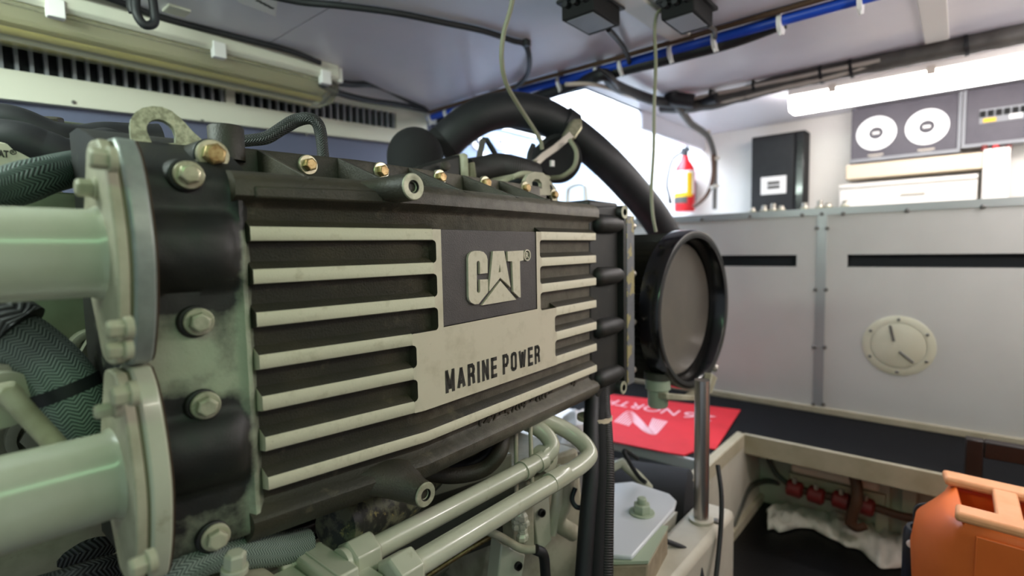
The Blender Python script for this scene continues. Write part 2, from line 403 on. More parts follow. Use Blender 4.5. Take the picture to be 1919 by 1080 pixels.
struct(boxobj('trim_7', (XB-.014, -1.6, ZW), (XB+.004, 2.2, ZW+.028), 'trim', bevel=.003))

# ================================================================ sound enclosure with counter
ZT = 1.12+.145
def enclosure(label, y0, y1, s0, s1, side):
    t = thing('enclosure_panel', label, 'panel', (XB, (y0+y1)/2, ZW+.028), None)
    zs0, zs1 = 1.12-.104, 1.12-.052; bm = B()
    for lo, hi in (((y0, ZW+.028), (y1, zs0)), ((y0, zs1), (y1, ZT-.022)), ((y0, zs0), (s0, zs1)), ((s1, zs0), (y1, zs1))):
        if hi[0]-lo[0] > .001: box(bm, (XB, lo[0], lo[1]), (XB+.02, hi[0], hi[1]))
    obj('sheet', bm, 'panel', t)
    boxobj('slot_backing', (XB+.03, s0-.02, zs0-.02), (XB+.035, s1+.02, zs1+.02), 'slot', t)
    bm = B()
    for lo, hi in (((s0, zs1-.004), (s1, zs1)), ((s0, zs0), (s1, zs0+.003)), ): box(bm, (XB+.002, lo[0], lo[1]), (XB+.03, hi[0], hi[1]))
    obj('slot_lip', bm, 'slot', t)
    return t
eL = enclosure('grey enclosure panel behind the black air filter, with a dark slot', .462, 1.95, .553, 1.3, 0)
eR = enclosure('grey enclosure panel carrying the round cream inspection port and a long dark slot', -1.55, .458, -.9, .361, 1)
def screw(p, d, r, par, m='screw'):
    bm = B(); lathe(bm, Vector(p)-Vector(d)*.002, d, [(0, r), (.005, r), (.008, r*.5)], 10); return obj('screw', bm, m, par)
js = thing('joint_strip', 'narrow vertical metal strip with paired screws between the two grey panels', 'strip', (XB, .455, ZW+.03))
boxobj('bar', (XB-.004, .437, ZW+.03), (XB, .475, ZT-.024), 'rail', js, bevel=.001)
for py in (428, 543, 651, 758):
    for px in (1531, 1550):
        p = onX(px-(py-428)*.02, py, XB-.004); screw(p, (-1, 0, 0), .0085, js)
ct = thing('counter_top', 'long grey metal counter along the top of the enclosure', 'counter', (XB, .3, ZT-.02))
boxobj('top', (XB-.004, -1.6, ZT-.003), (XU, 2.1, ZT+.004), 'rail', ct)
boxobj('edge_angle', (XB-.006, -1.6, ZT-.026), (XB-.002, 2.1, ZT+.004), 'rail', ct)
for px, py in ((1315, 411), (1405, 406), (1503, 403), (1540, 401), (1580, 401), (1700, 395), (1842, 388)):
    screw(onX(px, py, XB-.006), (-1, 0, 0), .0085, ct)
# round inspection port
pc = onX(1683, 648, XB)
ip = thing('inspection_port', 'round cream inspection port with two moulded grips on the grey panel', 'port', pc)
bm = B(); lathe(bm, pc, (-1, 0, 0), [(-.002, .122), (.002, .122), (.004, .118), (.004, .094)], 48, cap1=False); obj('flange', bm, 'clear', ip)
bm = B(); lathe(bm, pc, (-1, 0, 0), [(-.001, .0925), (.003, .0925), (.0035, .088), (.005, .088), (.006, .085)], 48); obj('cover', bm, 'clear', ip)
for k in range(6):
    a = PI/2+k*PI/3; screw(pc+Vector((-.004, math.cos(a)*.107, math.sin(a)*.107)), (-1, 0, 0), .006, ip)
for (a, b) in (((1668, 610), (1675, 640)), ((1685, 659), (1712, 680))):
    p, q = onX(*a, XB-.007), onX(*b, XB-.007); tubeobj('grip', [p, q], .005, 'screw', ip, smooth=False, n=8)
# small pale clutter along the counter edge, seen only as glints
for i, (px, py) in enumerate(((1410, 392), (1432, 390), (1449, 388), (1464, 388), (1508, 388), (1536, 386), (1552, 384), (1583, 384))):
    p = onX(px, py, 2.75); p.z = ZT+.004
    tt = thing('counter_clutter', 'small shiny bit of clutter on the counter edge, '+['leftmost, below the black box', 'second from the left', 'third from the left', 'fourth from the left', 'fifth, at the foot of the black box', 'sixth, just right of the black box', 'seventh, left of the white locker', 'rightmost, at the locker corner'][i], 'fitting', p, 'small shiny clutter along the counter edge')
    bm = B(); lathe(bm, p, (0, 0, 1), [(0, .016), (.016, .017), (.022, .012), (.03+.006*(i % 3), .012), (.032+.006*(i % 3), .008)], 14); obj('body', bm, 'steel', tt)
    bm = B(); lathe(bm, p+Vector((0, 0, .010)), (0, 0, 1), [(0, .0185), (.005, .0185)], 14); obj('collar', bm, 'zinc', tt)

# ---------------------------------------------------------------- things on and against the forward wall
XI = 3.42
def ybox(name, px0, py0, px1, py1, X, d, m, par, bevel=.004):
    a, b = onX(px0, py0, X), onX(px1, py1, X)
    return boxobj(name, (X, min(a.y, b.y), min(a.z, b.z)), (X+d, max(a.y, b.y), max(a.z, b.z)), m, par, bevel)
bx = thing('black_cabinet', 'tall black box with a small white label standing on the counter', 'box', onX(1458, 395, XI))
a, b = onX(1407, 388, XI), onX(1510, 243, XI)
boxobj('case', (XI, b.y, ZT+.004), (XI+.12, a.y, b.z), 'blackm', bx, .006)
boxobj('door', (XI-.012, b.y+.055, ZT+.03), (XI, a.y-.01, b.z-.012), 'black', bx, .004)
boxobj('hinge_post', (XI-.016, b.y+.004, ZT+.01), (XI, b.y+.045, b.z-.008), 'blackg', bx, .004)
ybox('label', 1426, 333, 1473, 362, XI-.014, .003, 'paper', bx, .0005)
for i in range(2): ybox('print', 1438, 341+i*8, 1461, 345+i*8, XI-.0148, .001, 'cab', bx, 0)
# gauge panel right with two white dials
gp = thing('gauge_panel', 'grey panel with two round white dials high on the forward wall', 'panel', onX(1700, 300, XI))
a, b = onX(1594, 300, XI), onX(1797, 190, XI); zt_, zb_ = 1.84, a.z
boxobj('face', (XI, b.y, zb_), (XI+.06, a.y, zt_), 'gauge', gp, .003)
bm = B(); box(bm, (XI-.008, b.y-.012, zb_-.018), (XI+.06, a.y+.006, zb_)); box(bm, (XI-.008, b.y-.014, zb_), (XI+.06, b.y, zt_)); obj('frame', bm, 'slat', gp)
def dial(par, p, r, n=36, dd=(-1, 0, 0)):
    bm = B(); lathe(bm, p, dd, [(-.002, r), (.006, r), (.009, r*.93), (.009, r*.36)], n, cap1=False); d = obj('dial', bm, 'dial', par)
    bm = B(); lathe(bm, p, dd, [(-.001, r*.355), (.006, r*.355), (.011, r*.30)], 24); h = obj('hub', bm, 'hub', d)
    if dd[0] == 0: return
    q = p+Vector((-.0115, 0, 0)); boxobj('hub_label', q+Vector((-.002, -r*.17, -r*.07)), q+Vector((.003, r*.17, r*.07)), 'paper', d)
for px, py, rr in ((1642, 250, 37), (1737, 238, 39)):
    p = onX(px, py, XI); dial(gp, p, .088)
    for k in range(2):
        q = p+Vector((-.001, 0, -.112-k*.014)); boxobj('caption', q+Vector((0, -.034+k*.01, -.004)), q+Vector((.002, .034-k*.01, .004)), 'cabw', gp)
sp = thing('switch_panel', 'grey panel with breaker switches and a small white window, right of the dials', 'panel', onX(1880, 270, XI))
a, b = onX(1808, 272, XI), onX(1990, 160, XI)
boxobj('face', (XI-.01, b.y, a.z), (XI+.06, a.y, 1.84), 'gauge', sp, .003)
bm = B(); box(bm, (XI-.016, b.y, a.z-.016), (XI+.06, a.y+.012, a.z)); box(bm, (XI-.016, a.y, a.z), (XI+.06, a.y+.012, 1.84)); obj('frame', bm, 'slat', sp)
p0 = onX(1835, 228, XI-.012); p1 = onX(1960, 200, XI-.012)
boxobj('switch_plate', (XI-.014, p1.y, p0.z-.012), (XI-.010, p0.y, p0.z+.055), 'slat', sp)
for k in range(8):
    y = p0.y-.012-k*.028
    bm = B(); box(bm, (XI-.024, y-.010, p0.z+.018), (XI-.014, y+.010, p0.z+.045)); obj('switch', bm, 'blackm', sp, bevel=.002)
bm = B(); y = onX(1903, 220, XI).y; box(bm, (XI-.020, y-.022, p0.z-.006), (XI-.014, y+.022, p0.z+.016)); lab(obj('window', bm, 'paper', sp), 'small white lit window')
bm = B(); y = onX(1850, 232, XI).y; box(bm, (XI-.018, y-.03, p0.z-.008), (XI-.014, y+.015, p0.z+.010)); lab(obj('indicator', bm, 'yellow', sp), 'amber indicator')
for px, c in ((1845, 'redc'), (1866, 'redp'), (1890, 'redc')):
    p = onX(px, 273, XI-.01); bm = B(); cyl(bm, p+Vector((0, 0, -.022)), p+Vector((0, 0, .002)), .012, n=10); obj('terminal', bm, c, sp)
# beige duct under the dials and its upright, white cabinet below
du = thing('beige_duct', 'beige trunking that turns down at its right end below the dials', 'duct', onX(1700, 345, XI))
a, b = onX(1586, 311, XI), onX(1840, 345, XI)
boxobj('trunk', (XI-.02, b.y, onX(1586, 338, XI).z), (XI+.1, a.y, onX(1586, 311, XI).z), 'beige', du, .006)
c = onX(1893, 300, XI); boxobj('upright', (XI-.025, c.y, ZT+.004), (XI+.1, b.y, onX(1850, 280, XI).z), 'wall', du, .006)
wc = thing('white_locker', 'low white locker on the counter beneath the beige trunking', 'locker', onX(1700, 385, XI))
d = onX(1832, 350, XI); boxobj('body', (XI+.0, d.y, ZT+.004), (XI+.11, a.y+.03, onX(1586, 343, XI).z-.03), 'wall', wc, .005)
boxobj('lid', (XI-.012, d.y, onX(1586, 343, XI).z-.03), (XI+.11, a.y+.03, onX(1586, 343, XI).z-.008), 'ceilw', wc, .003)
bm = B(); cyl(bm, (XI-.008, d.y+.2, ZT+.10), (XI-.008, d.y+.3, ZT+.10), .006, n=8); obj('pull', bm, 'steel', wc)
# left gauge panel seen under the black hose
YG = 2.12
gl = thing('gauge_panel', 'blue-white gauge panel with pale dials seen below the arch of the black hose', 'panel', onY(920, 300, YG))
slab('face', [onY(862, 330, YG), onY(974, 330, YG), onY(952, 250, YG), onY(866, 250, YG)], (0, .05, 0), 'gauge2', gl, .003)
for px, py in ((893, 266), (936, 266), (908, 300), (948, 300)): dial(gl, onY(px, py, YG-.001), .045, 28, (0, -1, 0))

# fire extinguisher on the forward wall
XE_ = 3.42; k_ = onX(1283, 398, XE_); fe = thing('fire_extinguisher', 'red fire extinguisher with yellow and white label on the forward wall', 'extinguisher', k_)
z0, z1 = onX(1283, 397, XE_).z, onX(1283, 322, XE_).z; r = .066; z0 = max(z0, ZT+.006)
bm = B(); lathe(bm, (k_.x, k_.y, z0), (0, 0, 1), [(0, r*.9), (.012, r), (z1-z0-.01, r), (z1-z0+.03, r*.86), (z1-z0+.075, r*.42), (z1-z0+.10, r*.36)], 28); obj('cylinder', bm, 'redp', fe)
def band(name, za, zb2, m, a0, a1, rr):
    bm = B(); n = 14
    lo = [bm.verts.new((k_.x+rr*math.cos(a0+(a1-a0)*i/n), k_.y+rr*math.sin(a0+(a1-a0)*i/n), za)) for i in range(n+1)]
    hi = [bm.verts.new(v.co+Vector((0, 0, zb2-za))) for v in lo]
    for i in range(n): bm.faces.new((lo[i], lo[i+1], hi[i+1], hi[i]))
    obj(name, bm, m, fe)
H = z1-z0
band('white_label', z0+H*.42, z0+H*1.0, 'paper', PI*.62, PI*1.45, r+.0012)
band('yellow_stripe', z0+H*.42, z0+H*.95, 'yellow', PI*1.18, PI*1.36, r+.0022)
band('yellow_band', z0+H*.36, z0+H*.46, 'yellow', PI*.62, PI*1.36, r+.0025)
band('dark_band', z0+H*.2, z0+H*.36, 'cab', PI*.62, PI*1.2, r+.0018)
for i in range(3): band('print', z0+H*(.58+.1*i), z0+H*(.60+.1*i), 'cab', PI*.7, PI*1.1, r+.002)
bm = B(); zt2 = z1+.10; cyl(bm, (k_.x, k_.y, zt2), (k_.x, k_.y, zt2+.05), .02, n=14); box(bm, (k_.x-.015, k_.y-.03, zt2+.03), (k_.x+.015, k_.y+.02, zt2+.055)); obj('valve', bm, 'black', fe, .002)
tubeobj('lever', [(k_.x, k_.y-.01, zt2+.05), (k_.x-.03, k_.y-.03, zt2+.085), (k_.x-.05, k_.y-.05, zt2+.10)], .009, 'blackm', fe, n=8)
tubeobj('hose', [(k_.x, k_.y+.02, zt2+.03), (k_.x-.02, k_.y+.08, zt2-.02), (k_.x-.03, k_.y+.11, z0+H*.75), (k_.x-.03, k_.y+.095, z0+H*.42)], .009, 'black', fe, n=10)
bm = B(); cyl(bm, (k_.x-.03, k_.y+.095, z0+H*.44), (k_.x-.025, k_.y+.088, z0+H*.22), .008, .014, 12); obj('nozzle', bm, 'blackm', fe)
boxobj('bracket', (k_.x+r-.005, k_.y-.03, z0+H*.2), (XU, k_.y+.03, z0+H*.8), 'slat', fe, .002)

# fluorescent fixture over the counter (lit)
fx = thing('lit_ceiling_light', 'long lit fluorescent light on the ceiling above the counter', 'light', (2.88, .05, ZC))
boxobj('tray', (2.80, -1.2, ZC-.03), (2.96, .648, ZC), 'ceilw', fx, .004)
bm = B(); prism(bm, [(2.805, -1.19, ZC-.03), (2.955, -1.19, ZC-.03), (2.93, -1.19, ZC-.10), (2.83, -1.19, ZC-.10)], (0, 1.84, 0)); lab(obj('diffuser', bm, 'tubeon', fx, bevel=.01), 'glowing white diffuser')
for y in (-.9, .1, .45): boxobj('clip', (2.795, y, ZC-.05), (2.803, y+.03, ZC-.015), 'cabw', fx, .002)

# unlit fixture on the left
Yl, Xr = 1.93, 1.17
lf = thing('unlit_ceiling_light', 'long unlit fluorescent light with clear cover on the ceiling left', 'light', (.5, Yl, ZC))
prof = [(1.87, ZC), (1.87, ZC-.05), (1.885, ZC-.06), (2.135, ZC-.06), (2.15, ZC-.05), (2.15, ZC)]
bm = B(); prism(bm, [(-.3, y, z) for y, z in prof], (Xr+.3, 0, 0)); obj('housing', bm, 'fascia', lf, bevel=.004)
bm = B(); prism(bm, [(-.3, y, z) for y, z in ((1.89, ZC-.0601), (1.905, ZC-.105), (1.95, ZC-.13), (2.07, ZC-.13), (2.115, ZC-.105), (2.13, ZC-.0601))], (Xr+.3+.012, 0, 0)); obj('cover', bm, 'lens', lf, bevel=.004)
bm = B(); prism(bm, [(-.3, y, z) for y, z in ((1.93, ZC-.061), (1.95, ZC-.085), (2.07, ZC-.085), (2.09, ZC-.061))], (Xr+.27, 0, 0)); obj('reflector', bm, 'decal', lf)
for y in (1.97, 2.05):
    bm = B(); cyl(bm, (-.3, y, ZC-.103), (Xr-.03, y, ZC-.103), .013, n=14); obj('lamp_tube', bm, 'tubeoff', lf)
for x in (.30, .71, 1.09):
    boxobj('clip', (x, 1.862, ZC-.085), (x+.04, 1.89, ZC-.035), 'paper', lf, .003)
boxobj('end_cap', (Xr, 1.875, ZC-.062), (Xr+.02, 2.145, ZC-.004), 'ceilw', lf, .005)

# ================================================================ CHARGE-AIR COOLER (the big ribbed casting)
D, XK = .62, .512
def YFc(x): return D+(XK-x)*.1317 if x < XK else D+(x-XK)*.056
def Q(x, v, z): return Vector((x, YFc(x)+v, 1.12+z))         # along the casting, depth behind the rib faces, height about eye level
def face_at(px, py, v=0.0):
    r = ray(px, py)
    for a, right in ((-.1317, 0), (.056, 1)):
        s = (D+v-XK*a)/(r.y-a*r.x); p = EYE+r*s
        if (p.x >= XK) == bool(right): break
    return p.x, p.z-1.12
XLE, XRE = .277, 1.066
ac = thing('charge_air_cooler', 'dark ribbed casting with cream ribs and a raised logo, filling the middle', 'engine part', (.7, .85, .75))
# main shell
sec = [(.30, .154), (.153, .154), (.150, .150), (.150, .110), (.146, .106), (.035, .104), (.012, .100), (.001, .093), (-.004, .086), (-.004, .070), (.002, .066), (.014, .062), (.018, .056),
       (.018, -.300), (.021, -.314), (.014, -.322), (.003, -.326), (-.002, -.332), (-.002, -.340), (.004, -.350), (.022, -.366), (.30, -.366)]
def loft(bm, xs, sec, mi=0):
    wl_ = bm.verts.layers.float.new('wear'); rs = []
    for x in xs:
        rs.append([bm.verts.new(Q(x, v, z)) for v, z in sec])
        for vt in rs[-1]: vt[wl_] = max(0.0, min(.62, (x-.42)*1.7))
    for i in range(len(rs)-1): bridge(bm, rs[i], rs[i+1], mi)
    bm.faces.new(rs[0][::-1]); bm.faces.new(rs[-1])
bm = B(); loft(bm, (.262, .3, .42, XK, .6, .7, .8, XRE+.01), sec); obj('housing', bm, 'cast', ac, ang=38)
# left end with the two air-neck bulges
bm = B(); nx, nzz = 26, 84; g = []
wl = bm.verts.layers.float.new('wear')
for i in range(nx+1):
    x = .152+(.283-.152)*i/nx; row = []
    for j in range(nzz+1):
        z = -.368+(.158+.368)*j/nzz; v = .012
        fade = 1/(1+math.exp((x-.262)/.006))
        wr = .25
        for zc_ in (.004, -.232):
            dz = z-zc_; rr = .056
            if abs(dz) < rr*1.35:
                h = math.sqrt(max(0, rr*rr-dz*dz)) if abs(dz) < rr else 0
                bl = .045-h*1.05; k = max(0, min(1, (rr*1.3-abs(dz))/(rr*.45)))
                v = v*(1-fade*k)+min(v, bl)*fade*k
                wr -= 1.1*k*fade
        if z > .082: v += .142*((z-.082)/.075)**1.9
        if z < -.345: v += .05*((-.345-z)/.023)**2
        if x > .262:
            t = (x-.262)/.021; v = v*(1-t)+(.019)*t-.010*math.sin(PI*min(1, t*1.2)) if -.35 < z < .08 else v
        wr += .85*math.exp(-((z+.115)/.035)**2)*math.exp(-((x-.20)/.05)**2)+.5*math.exp(-((x-.268)/.010)**2)*(1 if z < .03 else .2)
        wr += .55*math.exp(-((z+.165)/.03)**2)*math.exp(-((x-.245)/.02)**2)
        if z > .05: wr -= .6
        v += .0012*mnoise.noise(Vector((x*60, z*60, 0)))
        vt = bm.verts.new(Q(x, v, z)); vt[wl] = max(0, min(1, wr)); row.append(vt)
    g.append(row)
for i in range(nx):
    for j in range(nzz): bm.faces.new((g[i][j], g[i+1][j], g[i+1][j+1], g[i][j+1]))
# close behind
back = [[bm.verts.new(Q(g_x, .2, z)) for z in (-.368, .158)] for g_x in (.152, .283)]
bm.faces.new([back[0][0]]+[g[0][j] for j in range(nzz+1)]+[back[0][1]])
bm.faces.new([back[0][0], back[1][0]]+[g[i][0] for i in range(nx, -1, -1)])
bm.faces.new([back[0][1]]+[g[i][nzz] for i in range(nx+1)]+[back[1][1]])
obj('end_neck', bm, 'cast_end', ac, ang=50)
# ribs: seven heights; the three upper ones stop at the logo, the rest at the nameplate
RZ = [(.0330, .0160), (-.0190, -.0365), (-.0720, -.0895), (-.1250, -.1425), (-.1770, -.1950), (-.2290, -.2465), (-.2810, -.2970)]
XS3, XS6 = .5455, .500           # ends of the left slots
XR3, XR6 = .832, .884            # starts of the right slots
XLOG0, XLOG1 = .5590, .8180
FR = .0065
def rib(xs, zt_, zb_, name='rib'):
    bm = B(); rs = []
    s = [(0, zt_-.0012), (0, zb_+.001), (.0012, zb_), (.0185, zb_-.003), (.0185, zt_+.010), (.0015, zt_+.0005)]
    for x in xs: rs.append([bm.verts.new(Q(x, v, z)) for v, z in s])
    for i in range(len(rs)-1):
        n = 6
        for k in range(n):
            f = bm.faces.new((rs[i][k], rs[i][(k+1) % n], rs[i+1][(k+1) % n], rs[i+1][k])); f.material_index = 1 if k in (2, 3, 4) else 0
    fa = bm.faces.new(rs[0][::-1]); fb = bm.faces.new(rs[-1]); fb.material_index = 1
    if xs[0] > .4 or zt_ > -.1: fa.material_index = 1
    return obj(name, bm, ['rim', 'cast'], ac, ang=50)
for k, (a, b) in enumerate(RZ):
    x0 = XLE+k*.0008
    if k == 6: rib((x0, x0+.004, XK, .8, XRE), a, b); continue
    e = XS3 if k < 3 else XS6
    rib((x0, x0+.004, e-FR), a, b)
    s_ = XR3 if k < 3 else XR6
    rib((s_+FR, XRE), a, b)
# nameplate field: one outline with scalloped slot ends, wrapped round the logo panel
def arc(cx, cz, r, a0, a1, n=5): return [(cx+r*math.cos(a0+(a1-a0)*i/n), cz+r*math.sin(a0+(a1-a0)*i/n)) for i in range(n+1)]
pts = []
def slot_end_left(xe, zt_, zb_):     # walking down the left border of the plate, past one slot whose closed end is at xe
    return arc(xe-FR, zt_-FR, FR, PI/2, 0)+arc(xe-FR, zb_+FR, FR, 0, -PI/2)
L3, L6 = XS3-FR, XS6-FR
pts += [(XLOG0-.002, RZ[0][0]), (L3, RZ[0][0]), (L3, RZ[0][1])]
for k in range(2): pts += slot_end_left(XS3, RZ[k][1], RZ[k+1][0])
pts += slot_end_left(XS3, RZ[2][1], RZ[3][0])
pts += [(L6, RZ[3][0]), ]
for k in (3, 4): pts += slot_end_left(XS6, RZ[k][1], RZ[k+1][0])
pts += [(L6, RZ[5][1]), (XK, RZ[5][1]), (XR6+FR, RZ[5][1])]
def slot_end_right(xe, zt_, zb_):    # walking up the right border
    return arc(xe+FR, zb_+FR, FR, -PI/2, -PI)+arc(xe+FR, zt_-FR, FR, PI, PI/2)
for k in (4, 3): pts += slot_end_right(XR6, RZ[k][1], RZ[k+1][0])
pts += [(XR6+FR, RZ[3][0])]
for k in (2, 1, 0): pts += slot_end_right(XR3, RZ[k][1], RZ[k+1][0])
pts += [(XR3+FR, RZ[0][0]), (XLOG1+.002, RZ[0][0]), (XLOG1+.002, -.1205), (XLOG0-.002, -.1225)]
cl = []
for p in pts:
    if not cl or (abs(p[0]-cl[-1][0])+abs(p[1]-cl[-1][1])) > 1e-5: cl.append(p)
bm = B(); f0 = [bm.verts.new((x, 0, z)) for x, z in cl]; f1 = [bm.verts.new((x, .0185, z)) for x, z in cl]
bmesh.ops.triangle_fill(bm, edges=[bm.edges.new((f0[i], f0[(i+1) % len(f0)])) for i in range(len(f0))], use_beauty=True)
for i in range(len(f0)):
    f = bm.faces.new((f0[i], f1[i], f1[(i+1) % len(f0)], f0[(i+1) % len(f0)])); f.material_index = 1
for v_ in bm.verts: v_.co = Q(*v_.co)
lab(obj('nameplate', bm, ['plate', 'cast'], ac, ang=40), 'cream plate area with the engraved words MARINE POWER')
# logo panel
bm = B(); ps = [(XLOG0-.0015, .0335), (XLOG1+.0012, .0325), (XLOG1+.0012, -.1200), (XLOG0-.0015, -.1220)]
prism(bm, [Q(x, .0012, z) for x, z in ps], (0, .017, 0)); obj('logo_panel', bm, 'logo', ac, bevel=.0012)
# raised letters, drawn in a 1 x 1 box per glyph from the sign's own proportions
lx0, lz_t = face_at(874, 472); lx1, _ = face_at(979, 480)
def fm(u, v, w_): return Q(lx0+u, .0010-w_, v)
# outline control points read off the casting (in panel coordinates 0..100)
LW = lx1-lx0; ZT_, ZB_ = face_at(895, 470)[1], face_at(900, 571)[1]
def gl_(px, py):      # glyph corner in the plane of the panel
    x, z = face_at(820+px*200/1080, 420+py*200/1080, .001); return x, z
GL = {'C': [(291,345),(300,310),(325,283),(362,272),(410,272),(450,285),(478,318),(489,360),(489,496),(412,505),(411,395),(405,376),(392,372),(381,382),(378,400),(381,680),(388,696),(400,698),(411,688),(414,670),(412,563),(492,560),(492,690),(398,808),(360,812),(325,795),(303,768),(296,730)],
      'A': [(543,276),(656,272),(722,640),(617,543),(508,680),(507,640)], 'T': [(690,278),(852,268),(853,368),(816,376),(824,742),(808,742),(750,684),(738,378),(696,378)],
      'V': [(618,575),(779,765),(432,822)]}
def glyph(name, pl, holes=(), t=.0045):
    bm = B(); P = [gl_(*p) for p in pl]
    if not holes:
        prism(bm, [Q(x, -t+.0012, z) for x, z in P], (0, t+.002, 0))
    else:
        h = [gl_(*p) for p in holes[0]]
        def lay(v): return [bm.verts.new(Q(x, v, z)) for x, z in P], [bm.verts.new(Q(x, v, z)) for x, z in h]
        o0, h0 = lay(-t+.0012); o1, h1 = lay(.003)
        es = [bm.edges.new((r_[i], r_[(i+1) % len(r_)])) for r_ in (o0, h0) for i in range(len(r_))]
        bmesh.ops.triangle_fill(bm, edges=es, use_beauty=True)
        for a_, b_ in ((o0, o1), (h0, h1)): bridge(bm, a_, b_)
    return obj(name, bm, 'letter', ac, ang=40)
glyph('logo_letter', GL['C']); glyph('logo_letter', GL['A'], [[(613, 402), (622, 486), (600, 490)]]); glyph('logo_letter', GL['T']); glyph('logo_triangle', GL['V'])
# registered mark
cx_, cz_ = gl_(898, 316); rr = (gl_(898, 258)[1]-gl_(898, 375)[1])/2
bm = B(); n = 28
R1 = [[bm.verts.new(Q(cx_+r*math.cos(2*PI*i/n), v, cz_+r*math.sin(2*PI*i/n))) for i in range(n)] for r, v in ((rr, .002), (rr, -.002), (rr*.80, -.002), (rr*.80, .002))]
for i in range(3): bridge(bm, R1[i], R1[i+1])
rm = obj('registered_mark', bm, 'letter', ac)
text('registered_letter', 'R', lambda u, v, w_: Q(cx_-rr*.42+u, .0016-w_, cz_-rr*.52+v), rr*.9, rr*1.05, .003, 'letter', rm, off=.02)
# engraved words
mx0 = face_at(834, 700)[0]; mx1 = face_at(1012, 665)[0]
BOLD = {'M': (1.05, [[(0, 0), (0, 1)], [(1, 0), (1, 1)], [(0, 1), (.5, .12)], [(1, 1), (.5, .12)]]), 'A': (.95, [[(0, 0), (.5, 1)], [(1, 0), (.5, 1)], [(.22, .27), (.78, .27)]]),
        'R': (.85, [[(0, 0), (0, 1)], [(0, 1), (.6, 1), (.92, .9), (1, .75), (.92, .6), (.6, .48), (0, .48)], [(.55, .48), (.9, .38), (1, 0)]]), 'I': (.0, [[(0, 0), (0, 1)]]),
        'N': (.85, [[(0, 0), (0, 1)], [(1, 0), (1, 1)], [(0, 1), (1, 0)]]), 'E': (.72, [[(0, 0), (0, 1)], [(0, 1), (1, 1)], [(0, .5), (.9, .5)], [(0, 0), (1, 0)]]),
        'P': (.85, [[(0, 0), (0, 1)], [(0, 1), (.6, 1), (.92, .9), (1, .72), (.92, .55), (.6, .42), (0, .42)]]), 'O': (.85, [[(0, .2), (0, .8), (.12, .95), (.5, 1), (.88, .95), (1, .8), (1, .2), (.88, .05), (.5, 0), (.12, .05), (0, .2)]]),
        'W': (1.25, [[(0, 1), (.25, 0)], [(.25, 0), (.5, .9)], [(.5, .9), (.75, 0)], [(.75, 0), (1, 1)]])}
def block_word(name, wd, x0, x1, z0, z1, par):
    """bold condensed sign-writer's capitals, every stroke a bar of the letter"""
    H = z1-z0; t = .185*H; cw = {c: BOLD[c][0] for c in wd}; gap = .19*H
    unit = ((x1-x0)-len(wd)*t-(len(wd)-1)*gap*.8)/sum(cw[c] for c in wd)
    x = x0; bm = B()
    for c in wd:
        w_ = cw[c]*unit
        for pl in BOLD[c][1]:
            P = [Vector((x+t/2+a*w_, z0+t/2+b*(H-t))) for a, b in pl]
            for i in range(len(P)-1):
                d_ = (P[i+1]-P[i]); L_ = d_.length; d_.normalize(); n_ = Vector((-d_.y, d_.x))*t/2; e_ = d_*t/2*(1.0 if abs(d_.x) < .01 or abs(d_.y) < .01 else .42)
                q = [P[i]-e_-n_, P[i+1]+e_-n_, P[i+1]+e_+n_, P[i]-e_+n_]
                quad(bm, [Q(a.x, -.0004, min(max(a.y, z0), z1)) for a in q])
        x += w_+t+gap*.8
    return obj(name, bm, 'engrave', par)
for wd, a, b in (('MARINE', 834, 931), ('POWER', 942, 1012)):
    block_word('engraved_word', wd, face_at(a, 700)[0], face_at(b, 680)[0], -.2305, -.1930, ac)
# casting number along the bottom
for s_, a, b in (('142', 897, 931), ('-', 935, 942), ('5709', 945, 985), ('-', 993, 999), ('00', 1004, 1024), ('-', 1028, 1034), ('9', 1070, 1079)):
    xa, xb = face_at(a, 790, .02)[0], face_at(b, 770, .02)[0]
    if s_ == '-': text('cast_number', s_, lambda u, v, w_, xa=xa: Q(xa+u, .0195-w_, -.3110+v), xb-xa, .003, .003, 'cast', ac)
    else: text('cast_number', s_, lambda u, v, w_, xa=xa: Q(xa+u, .0205-w_-.0, -.3205+v), xb-xa, .0165, .003, 'cast', ac, off=.01)
# secondary lip on the upper left
bm = B(); 
prism(bm, [Q(x, -.006, z) for x, z in ((.282, .067), (.282, .082), (.45, .086), (.452, .068))], (0, .01, 0)); obj('lip_bar', bm, 'cast', ac, bevel=.003)
# gussets between the upper wall and the ledge
for x in (.290, .356, .478, .624, .768, .888):
    bm = B(); prism(bm, [Q(x-.0035, .003, .096), Q(x-.0035, .150, .1535), Q(x-.0035, .152, .104), Q(x-.0035, .05, .100)], (.007, 0, 0)); 
    if x > .3: obj('gusset', bm, 'cast', ac, bevel=.001)
    else: bm.free()
# bolts on the upper wall
for px, py in ((583, 308), (720, 320), (830, 332), (915, 343), (990, 352), (1043, 365)):
    x, z = face_at(px, py, .140)
    bolt(ac, Q(x, .150, z), (0, -1, 0), .0105, .009, 'gold', 'zinc', 1.5, .003)
x, z = face_at(404, 289, .030); bm = B(); lathe(bm, Q(x, .16, z), (0, -1, 0), [(0, .022), (.117, .0205)], 24); obj('bolt_boss', bm, 'cast_end', ac, bevel=.002)
bolt(ac, Q(x, .040, z), (-.1, -1, 0), .0132, .011, 'gold', 'zinc', 1.4, .004)
# bolts with bosses on the end neck
for px, py, v, m_ in ((362, 326, .004, 'zinc'), (381, 605, .004, 'boss'), (394, 764, .004, 'boss'), (413, 1014, .006, 'creamd')):
    x, z = face_at(px, py, v-.012); bm = B(); lathe(bm, Q(x-.002, .03, z), (0, -1, 0), [(0, .021), (.022, .0185)], 24); obj('bolt_boss', bm, 'cast_end', ac, bevel=.002)
    bolt(ac, Q(x, v+.002, z), (-.15, -1, 0), .0118, .0105, m_, m_, 1.35, .0035)
